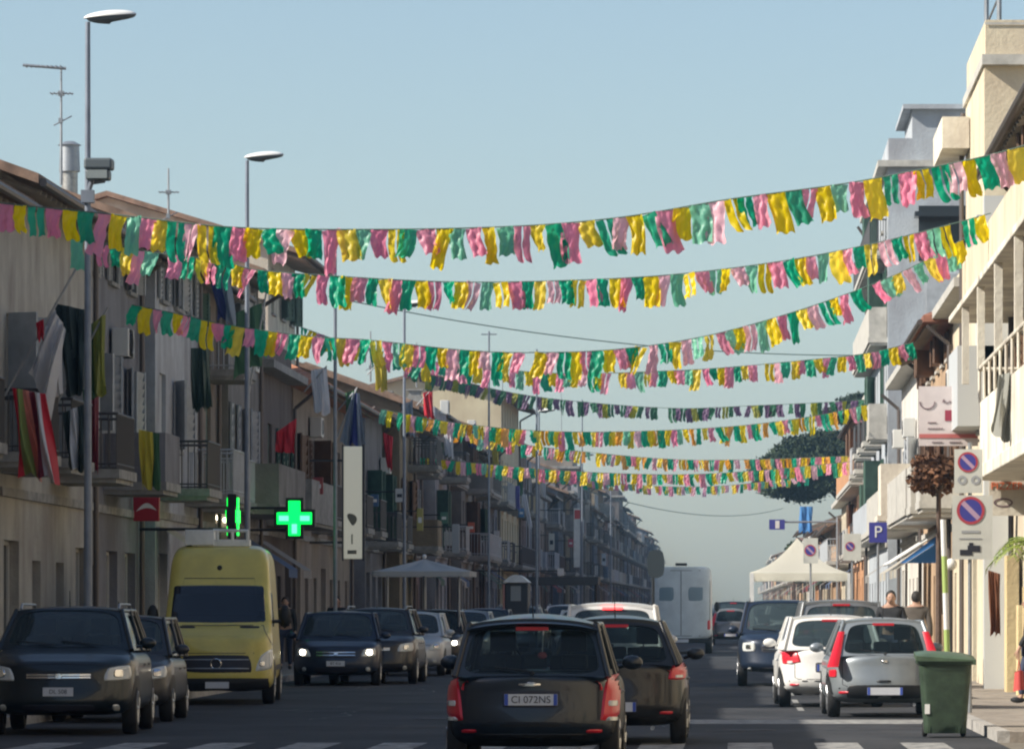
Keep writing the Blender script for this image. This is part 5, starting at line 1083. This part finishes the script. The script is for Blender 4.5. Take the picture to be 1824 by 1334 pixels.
cw = clothm('cloth_white', (.62, .62, .64), .3, .6); cg = clothm('cloth_green', (.06, .14, .07), .25, .8); cdk = clothm('cloth_dark_green', (.04, .06, .06), .2, .8); cr = clothm('cloth_red', (.55, .03, .05), .25, .7); cy = clothm('cloth_yellow', (.5, .42, .05), .3, .7); cbl = clothm('cloth_blue', (.04, .05, .2), .25, .7); cgb = clothm('cloth_grey_blue', (.22, .26, .31), .3, .7)
Yf = 64
banner([at(95, 548, 56.5), at(118, 588, 56.5), at(84, 742, 56.5), at(52, 640, 56.5)], cw, 'crumpled white flag on a slanting staff on the first left balcony', .16, 1, staff=(at(8, 705, 56.5), at(135, 480, 56.5)))
banner([at(78, 628, 56.9), at(112, 592, 56.9), at(108, 690, 56.9), at(84, 702, 56.9)], cw, 'second smaller white flag bunched beside the crumpled one', .14, 21)
banner([at(98, 540, 57.3), at(152, 552, 57.3), at(150, 690, 57.3), at(116, 698, 57.3)], cdk, 'black green flag hanging behind the crumpled white flag', .16, 2)
banner([at(140, 590, 58.8), at(188, 560, 58.8), at(187, 690, 58.8), at(148, 702, 58.8)], [cg, clothm('cloth_olive', (.22, .24, .05), .25, .8)], 'green and olive flag on a staff just right of the first lamp post', .14, 3, staff=(at(100, 720, 58.8), at(192, 548, 58.8)))
banner([at(64, 575, 56.2), at(78, 568, 56.2), at(80, 592, 56.2), at(66, 600, 56.2)], cr, 'small dark red pennant at the top of the white flags', .05, 22)
banner([at(20, 690, 54.6), at(82, 702, 54.6), at(106, 850, 54.6), at(38, 838, 54.6)], [cr, clothm('cloth_leaf', (.22, .28, .08), .25), clothm('cloth_salmon', (.6, .2, .15), .3), clothm('cloth_maroon', (.2, .03, .05), .25), cw, cr], 'red, green and white striped cloth draped over the first left balcony', .16, 4)
banner([at(112, 735, 57), at(150, 720, 57), at(152, 830, 57), at(120, 822, 57)], [cdk, cw, cdk], 'black and white cloth over the railing beside the first lamp post', .1, 23)
banner([at(160, 700, 61.6), at(176, 700, 61.6), at(174, 835, 61.6), at(160, 830, 61.6)], clothm('cloth_maroon', (.2, .03, .05), .25), 'narrow dark red cloth hanging right of the striped cloth', .05, 5)
banner([at(248, 765, 66.7), at(284, 772, 66.7), at(284, 862, 66.7), at(250, 860, 66.7)], [cy, cy, cg], 'mustard yellow banner hanging from the grey balcony', .06, 6)
banner([at(413, 560, 79.2), at(466, 540, 79.2), at(470, 640, 79.2), at(420, 670, 79.2)], [cg], 'large green flag under the second string of bunting', .1, 7, staff=(at(440, 720, 79.2), at(478, 500, 79.2)))
banner([at(375, 500, 76.0), at(410, 485, 76.0), at(418, 575, 76.0), at(388, 560, 76.0)], [cbl, cgb], 'navy blue flag above the large green one', .1, 8)
banner([at(628, 700, 97), at(640, 700, 97), at(652, 790, 97), at(606, 786, 97)], [cgb, cbl, cgb], 'grey blue pointed flag hanging right above the tall ivory sign', .08, 9, staff=(at(600, 780, 97), at(636, 690, 97)))
banner([at(492, 770, 87.0), at(528, 745, 87.0), at(526, 800, 87.0), at(494, 800, 87.0)], [cr], 'dark red cloth on the balcony over the pharmacy', .06, 10)
banner([at(682, 770, 112), at(700, 778, 112), at(698, 835, 112), at(690, 830, 112)], [cr], 'small red flag in the window right of the tall ivory sign', .05, 11)
banner([at(340, 620, 73.2), at(372, 620, 73.2), at(376, 722, 73.2), at(342, 726, 73.2)], [clothm('cloth_bottle', (.05, .085, .07), .25)], 'bottle green awning cloth between the white window surrounds', .08, 12)
banner([at(930, 880, 170), at(938, 880, 170), at(948, 935, 170), at(940, 935, 170)], [cw], 'thin white pennant among the distant left houses', .05, 13)
banner([at(918, 865, 168), at(926, 865, 168), at(926, 905, 168), at(918, 905, 168)], [clothm('cloth_violet', (.15, .14, .4), .3)], 'violet pennant beside the thin white one', .05, 14)
# more projecting signs and cloths down the shaded left row
SG = [(95, 735, 850, 18, 30, (.30, .05, .05), 'small wine red'), (104, 742, 905, 16, 34, (.55, .52, .45), 'small beige'), (110, 770, 880, 14, 22, (.05, .12, .25), 'small navy'), (118, 800, 870, 15, 24, (.5, .5, .48), 'small pale grey'), (126, 838, 905, 11, 40, (.42, .36, .1), 'narrow mustard'), (136, 868, 912, 13, 20, (.08, .2, .14), 'tiny bottle green'), (150, 905, 930, 12, 18, (.55, .12, .06), 'tiny orange red'), (166, 935, 945, 10, 30, (.6, .6, .6), 'thin whitish'), (185, 972, 905, 10, 16, (.06, .2, .4), 'tiny sea blue'), (215, 1052, 950, 10, 30, (.62, .6, .52), 'thin ivory'), (240, 1080, 960, 9, 14, (.5, .08, .12), 'tiny crimson'), (300, 1108, 985, 8, 22, (.5, .55, .6), 'thin ice blue')]
for (Y_, px, py, w_, h_, c_, nm) in SG:
    xw = -11.0; px = VX+xw*F/Y_; small_sign(px, py, px+w_, py+h_, Y_, mat('sign_'+nm.replace(' ', '_'), c_, .5), '%s shop sign projecting from the shaded left row' % nm, bits=[(.2, .8, .35, .6, M_white if sum(c_) < .9 else M_ink)])
CLT = [(92, 660, 40, 75, cw, 'white'), (100, 700, 30, 60, cg, 'dark green'), (108, 640, 30, 55, cy, 'mustard'), (117, 720, 28, 55, cgb, 'slate blue'), (125, 700, 24, 45, cr, 'scarlet'), (134, 770, 22, 42, cw, 'off-white'), (146, 760, 20, 38, cbl, 'deep blue'), (160, 800, 18, 36, cy, 'ochre yellow'), (178, 850, 16, 30, cg, 'forest green'), (200, 860, 14, 26, cw, 'chalk white')]
for k, (Y_, py, w_, h_, m_, nm) in enumerate(CLT):
    px = VX-10.7*F/Y_; banner([at(px, py, Y_), at(px+w_*.7, py-6, Y_), at(px+w_*.8, py+h_, Y_), at(px+3, py+h_*.85, Y_)], m_, '%s carnival flag hung out from the shaded left houses' % nm, .06, 40+k, staff=(at(px-12, py+h_*.5, Y_), at(px+w_*.7, py-8, Y_)))
for (px, y0_, y1_, Y_, lab) in ((300, 300, 390, 84, 'thin bare aerial above the roofs between the first two lamps'), (660, 590, 680, 112, 'small aerial over the orange hipped roof'), (742, 610, 690, 135, 'small aerial on the roofs above the grey parasol'), (1000, 700, 800, 240, 'tiny aerial right of the cream gable')): antenna(px, y0_, y1_, Y_, lab, 1)
# laundry on the right balcony
ld_ = clothm('laundry_grey', (.34, .34, .30), .3, .9)
banner([at(1778, 668, 53), at(1818, 660, 53), at(1800, 778, 53), at(1766, 760, 53)], [ld_], 'grey blanket hung out over the cream balcony on the right', .1, 15, cat='laundry', name='blanket')
banner([at(1425, 902, 155), at(1448, 902, 155), at(1447, 945, 155), at(1424, 945, 155)], [clothm('cloth_sky', (.10, .30, .65), .3, .7)], 'bright blue hanging banner under the pine on the right', .04, 16)
banner([at(1760, 1015, 62), at(1782, 1022, 62), at(1780, 1125, 62), at(1762, 1120, 62)], [clothm('curtain_brown', (.20, .08, .04), .2, .8)], 'red brown door curtain beside the cream pillar', .05, 17, cat='curtain', name='door_curtain')

# ------------------------------------------------------------------ plants
def leafcloud(q, c, rx, ry, rz, n, s, r, flat=1.0, shell=.55):
    for _ in range(n):
        d = Vector((r.gauss(0, 1), r.gauss(0, 1), r.gauss(0, 1))).normalized(); k = shell+(1-shell)*r.random()**.6; p = Vector(c)+Vector((d.x*rx*k, d.y*ry*k, d.z*rz*k))
        a = Vector((r.gauss(0, 1), r.gauss(0, 1), r.gauss(0, .6))).normalized(); b = a.cross(Vector((r.gauss(0, 1), r.gauss(0, 1), r.gauss(0, 1)))).normalized(); t = s*r.uniform(.6, 1.4)
        q.tri(p-a*t, p+a*t, p+b*t*1.3)
r = random.Random(21)
M_pine = mat('pine_needles', (.038, .062, .025), .9, col2=(.012, .022, .012), scale=1.1); M_bark = mat('pine_bark', (.12, .08, .06), .9, var=.4, scale=3, bump=.6)
Yp = 235; pine = empty('pine_tree', (8.4, Yp, g(Yp)), 'big umbrella pine with a dark two-tiered crown behind the right houses', 'tree')
q = MB(); T = [(8.4, Yp, g(Yp)), (8.0, Yp, 4), (7.6, Yp, 7.5), (7.4, Yp, 10)]
for (a_, ra), (b_, rb_) in zip(zip(T[:-1], (.5, .4, .34)), zip(T[1:], (.4, .34, .26))): q.bar(a_, b_, ra, rb_, 12)
for k in range(11):
    t = 2*math.pi*k/11; b_ = (7.4+4.6*math.cos(t)*r.uniform(.6, 1), Yp+4.5*math.sin(t), 11.6+r.uniform(-.6, 2.2)); q.bar((7.5, Yp, 8.5+r.uniform(-.5, 1)), b_, .16, .05, 6)
obj('trunk', q, M_bark, pine, True)
q = MB()
def clump(px, py, rx, rz, n):
    c = at(px, py, Yp+r.uniform(-3, 3)); leafcloud(q, c, rx, rx, rz, n, .13, r, shell=.25); leafcloud(q, c, rx*1.3, rx*1.3, rz*1.35, n//6, .11, r, shell=.7)
for _ in range(190):
    t = r.uniform(0, 6.283); k_ = r.random()**.5; px = 1446+90*k_*math.cos(t); tilt = (1446-px)*.28
    clump(px, 828+tilt+50*k_*math.sin(t)*(1-.25*(k_*math.cos(t))**2), r.uniform(.6, 1.15), r.uniform(.4, .62), 360)
for _ in range(40):
    u = r.random(); px = lerp(1480, 1610, u); clump(px, lerp(740-50*min(1, u*1.5), 748, r.random()), r.uniform(.6, 1.1), r.uniform(.35, .55), 330)
obj('crown', q, M_pine, pine)
# street trees far away, right and left, dark small crowns
def small_tree(px, py, Y, rx, label, m, zg=None, n=900, s=.09, hgt=None):
    c = at(px, py, Y); root = empty('small_tree', (c.x, Y, g(Y)+.1), label, 'tree'); q = MB(); q.bar((c.x, Y, g(Y)+.02), c, .07, .04, 8)
    for k in range(5): q.bar((c.x, Y, c.z-rx*.6), (c.x+rx*.7*math.cos(k*1.3), Y+rx*.7*math.sin(k*1.3), c.z+rx*.3), .03, .015, 5)
    obj('trunk', q, M_bark, root); q = MB()
    for k in range(7): t = r.uniform(0, 6.28); leafcloud(q, (c.x+rx*.5*math.cos(t), Y+rx*.5*math.sin(t), c.z+rx*r.uniform(-.4, .5)), rx*.5, rx*.5, rx*.42, n//7, s, r, shell=.2)
    obj('crown', q, m, root); return root
M_leaf = mat('leaf_green', (.06, .10, .04), .8, col2=(.03, .055, .025), scale=2); M_dry = mat('dry_leaf', (.22, .10, .045), .85, col2=(.10, .05, .03), scale=4)
small_tree(1672, 846, 66, .56, 'small tree with brown dry leaves left of the stacked no-parking signs', M_dry, n=2600, s=.06)
#small_tree(1312, 1062, 230, .8, 'small round dark tree at the far end of the street', M_leaf)
small_tree(1414, 975, 200, .5, 'small dark tree above the gazebo', M_leaf)
#small_tree(552, 990, 88, .42, 'dark potted tree behind the yellow van', M_leaf, n=1200, s=.05)
#small_tree(848, 985, 128, .6, 'dark leafy tree behind the right tip of the grey parasol', M_leaf)
# palm at the right edge
Yq = 50.5; pc = at(1842, 972, Yq); palm = empty('palm', (pc.x, Yq, .13), 'small palm with yellow green fronds at the right edge', 'plant')
q = MB(); q.bar((pc.x, Yq, .13), (pc.x, Yq, pc.z), .12, .09, 10)
for k in range(14): q.ring((pc.x, Yq, .25+k*.15), .115, .015, 'z', 12, 4)
obj('trunk', q, M_bark, palm); q = MB()
for k in range(16):
    t = k*2.4; el_ = r.uniform(-.3, 1.0); Ln = r.uniform(.5, .7); P = []
    for i in range(10): s_ = i/9; P.append(pc+Vector((math.cos(t)*Ln*s_, math.sin(t)*Ln*s_, Ln*(math.sin(el_)*s_-.75*s_*s_))))
    q.path(P, .008, 4)
    for i in range(1, 10):
        d = (P[i]-P[i-1]).normalized(); sd2 = d.cross(Vector((0, 0, 1))).normalized()
        for sg in (-1, 1):
            for j in range(2): b_ = P[i]+d*.03*j; tip = b_+sd2*sg*.20*(1-.5*i/10)+d*.1+Vector((0, 0, -.05)); q.tri(b_-d*.014, b_+d*.014, tip)
obj('fronds', q, mat('palm_green', (.28, .33, .05), .6, col2=(.10, .16, .03), scale=5), palm)
# cream low pillar beside the palm + globe lamp + striped post
gl_ = at(1694, 1005, 66); gr = empty('globe_lamp', (gl_.x, 66, .13), 'white round globe lamp on a thin post beside the no-parking signs', 'lamp'); q = MB(); q.ball(gl_, .11, n=16); obj('globe', q, M_white, gr, True); q = MB(); q.bar((gl_.x, 66, g(66)+.1), gl_, .025); obj('post', q, M_dark, gr)
sp_ = at(1680, 925, 58); q = MB(); spr = empty('striped_post', (sp_.x, 58, .13), 'pale green and white post leaning slightly right of the blue awning', 'post')
N_ = 5; b0 = Vector((at(1690, 0, 58).x, 58, .13))
for i in range(N_):
    q = MB(); q.bar(lerp(b0, sp_, i/N_), lerp(b0, sp_, (i+1)/N_), .045, n=12); obj('segment', q, M_white if i % 2 == 0 else mat('post_green', (.38, .5, .15), .5), spr)
# scooter-like low planters omitted; rubbish: none
# ------------------------------------------------------------------ people
M_skin = mat('skin', (.45, .27, .19), .6); M_hair = mat('hair_dark', (.02, .015, .012), .7)
def skinned(name, verts, edges, radii, m, parent, root_i=0, sub=1):
    me = bpy.data.meshes.new(name); me.from_pydata([tuple(v) for v in verts], edges, []); o = bpy.data.objects.new(name, me); COL.objects.link(o)
    o.modifiers.new('skin', 'SKIN').use_smooth_shade = True
    sub_ = o.modifiers.new('sub', 'SUBSURF'); sub_.levels = sub; sub_.render_levels = sub
    for i, sv in enumerate(me.skin_vertices[0].data): sv.radius = (radii[i], radii[i]*.9 if i < 4 else radii[i]); sv.use_root = (i == root_i)
    dg = bpy.context.evaluated_depsgraph_get(); m2 = bpy.data.meshes.new_from_object(o.evaluated_get(dg)); bpy.data.objects.remove(o)
    m2.name = name; m2.materials.clear(); m2.materials.append(m); o = bpy.data.objects.new(name, m2); COL.objects.link(o); o.parent = parent; return o
def person(X, Y, z, rot, label, top, legs, Hh=1.75, group=None, stride=.16):
    root = empty('person', (X, Y, z), label, 'person', group); k = Hh/1.75; V = Vector
    v = [V((0, 0, .95)), V((0, 0, 1.15)), V((0, .0, 1.38)), V((0, .0, 1.50)), V((0, .01, 1.60)), V((0, .01, 1.68))]; e = [(0, 1), (1, 2), (2, 3), (3, 4), (4, 5)]; rd = [.135, .12, .15, .055, .085, .07]
    for sx in (-1, 1):
        n = len(v); sw = stride*sx; v += [V((sx*.10, 0, .88)), V((sx*.10, sw*.6+.03, .50)), V((sx*.10, sw-.02, .09)), V((sx*.11, sw+.13, .035))]; e += [(0, n), (n, n+1), (n+1, n+2), (n+2, n+3)]; rd += [.095, .06, .042, .038]
        n = len(v); v += [V((sx*.19, 0, 1.40)), V((sx*.25, -sw*.4, 1.12)), V((sx*.26, -sw*.8+.08, .88)), V((sx*.26, -sw*.8+.1, .81))]; e += [(2, n), (n, n+1), (n+1, n+2), (n+2, n+3)]; rd += [.06, .045, .03, .028]
        h = n+3
        for j in range(5):
            n2 = len(v); off = V(((-.03+.016*j)*.4, (-.03+.016*j), -.0)) if j < 4 else V((-sx*.02, .045, .03)); ln = [.075, .085, .08, .065, .05][j]
            v += [v[h]+off+V((0, 0, -.03)), v[h]+off+V((-sx*.012, 0, -.03-ln))]; e += [(h, n2), (n2, n2+1)]; rd += [.009, .008]
    v = [p*k for p in v]; rd = [x*k for x in rd]
    body = skinned('body', v, e, rd, M_skin, root)
    tv = [v[0]+V((0, 0, -.02)), v[1], v[2], v[3]+V((0, 0, -.05))]; te = [(0, 1), (1, 2), (2, 3)]; tr = [.165*k, .15*k, .178*k, .08*k]
    for a_ in (10, 18+5*2-0):
        pass
    arms = [(10, 11, 12), (10+18, 11+18, 12+18)]
    for (a_, b_, c_) in arms:
        n = len(tv); tv += [v[a_], v[b_], lerp(v[b_], v[c_], .9)]; te += [(2, n), (n, n+1), (n+1, n+2)]; tr += [.078*k, .06*k, .048*k]
    skinned('jacket', tv, te, tr, top, root)
    lv = [v[0]]; le = []; lr = [.15*k]
    for s_ in (6, 24):
        n = len(lv); lv += [v[s_], v[s_+1], lerp(v[s_+1], v[s_+2], .95)]; le += [(0, n), (n, n+1), (n+1, n+2)]; lr += [.108*k, .075*k, .06*k]
    skinned('trousers', lv, le, lr, legs, root)
    q = MB(); c = V((X, Y, z))+v[4]+V((0, -.012, .035)); q.ball(c, .092*k, .102*k, .115*k, 16); obj('hair', q, M_hair, root, True)
    q = MB(); fc = V((X, Y, z))+v[4]; q.ball(fc+V((0, .04, .0))*k, .074*k, .078*k, .105*k, 16); q.ball(fc+V((0, .122, -.005))*k, .014, .018, .022, 8)
    for sx in (-1, 1): q.ball(fc+V((sx*.082, .02, 0))*k, .012, .02, .03, 8)
    hd = obj('face', q, M_skin, root, True); q = MB()
    for sx in (-1, 1): q.ball(fc+V((sx*.03, .112, .02))*k, .01, .008, .007, 8)
    q.ball(fc+V((0, .108, -.05))*k, .022, .008, .006, 8); obj('eyes_and_mouth', q, M_ink, hd)
    q = MB()
    for s_ in (8, 26): c = V((X, Y, z))+v[s_]; q.ball(c+V((0, .06, -.04)), .05, .13, .05, 10)
    obj('shoes', q, M_dark, root, True)
    root.rotation_euler = (0, 0, R(rot)); return root
jk = mat('jacket_black', (.02, .021, .024), .85); jb = mat('jacket_brown', (.10, .085, .07), .85); jeans = mat('jeans', (.04, .05, .09), .85); redc = mat('coat_red', (.5, .07, .06), .8)
person(at(1587, 0, 68).x, 68, .15, 180, 'person in a black jacket walking towards the camera by the right kerb', jk, jeans, 1.85)
person(at(1632, 0, 70).x, 70, .16, 0, 'person in a brown grey coat walking away beside the blue awning', jb, jk, 1.84)
person(at(1836, 0, 58).x, 58, .13, 90, 'person in dark clothes with a red bag at the right edge', jk, jeans, 1.72)
bx = at(1815, 0, 57.5).x; bgp = empty('carrier_bag', (bx, 57.5, .3), 'red carrier bag held by the person at the right edge', 'bag'); q = MB(); q.grid(lambda u, v: (bx+.09*math.cos(2*math.pi*u)*(1-.25*v), 57.5+.14*math.sin(2*math.pi*u)*(1-.2*v), .34+.3*v+.015*math.sin(9*u)), 20, 6); obj('sack', q, redc, bgp, True); q = MB(); q.path([(bx-.03, 57.5-.06, .63), (bx, 57.5, .82), (bx+.03, 57.5+.06, .63)], .008); obj('handle', q, redc, bgp)
person(at(600, 0, 93).x, 93, g(93)+.13, 180, 'person in black on the left pavement behind the dark blue car', jk, jk, 1.78)
person(at(508, 0, 88).x, 88, g(88)+.13, 180, 'person in dark clothes between the yellow van and the dark blue car', jk, jeans, 1.75)

# ------------------------------------------------------------------ air
hz = MB(); hz.box(-700, 700, -20, 1180, -1, 70); ho = obj('haze', hz, None); ho['kind'] = 'stuff'
hm = bpy.data.materials.new('haze'); hm.use_nodes = True; t = hm.node_tree; t.nodes.clear(); out = t.nodes.new('ShaderNodeOutputMaterial'); pv = t.nodes.new('ShaderNodeVolumePrincipled')
pv.inputs['Color'].default_value = (.42, .72, 1, 1); pv.inputs['Density'].default_value = .00028; pv.inputs['Anisotropy'].default_value = .2; t.links.new(pv.outputs[0], out.inputs['Volume']); ho.data.materials.append(hm)

for o in list(bpy.data.objects):
    if o.parent or o.name in EX or o.type in ('CAMERA', 'LIGHT'): continue
    if Vector(o.location).length < 1e-6: o.scale.y = KD
    else: o.location.y *= KD
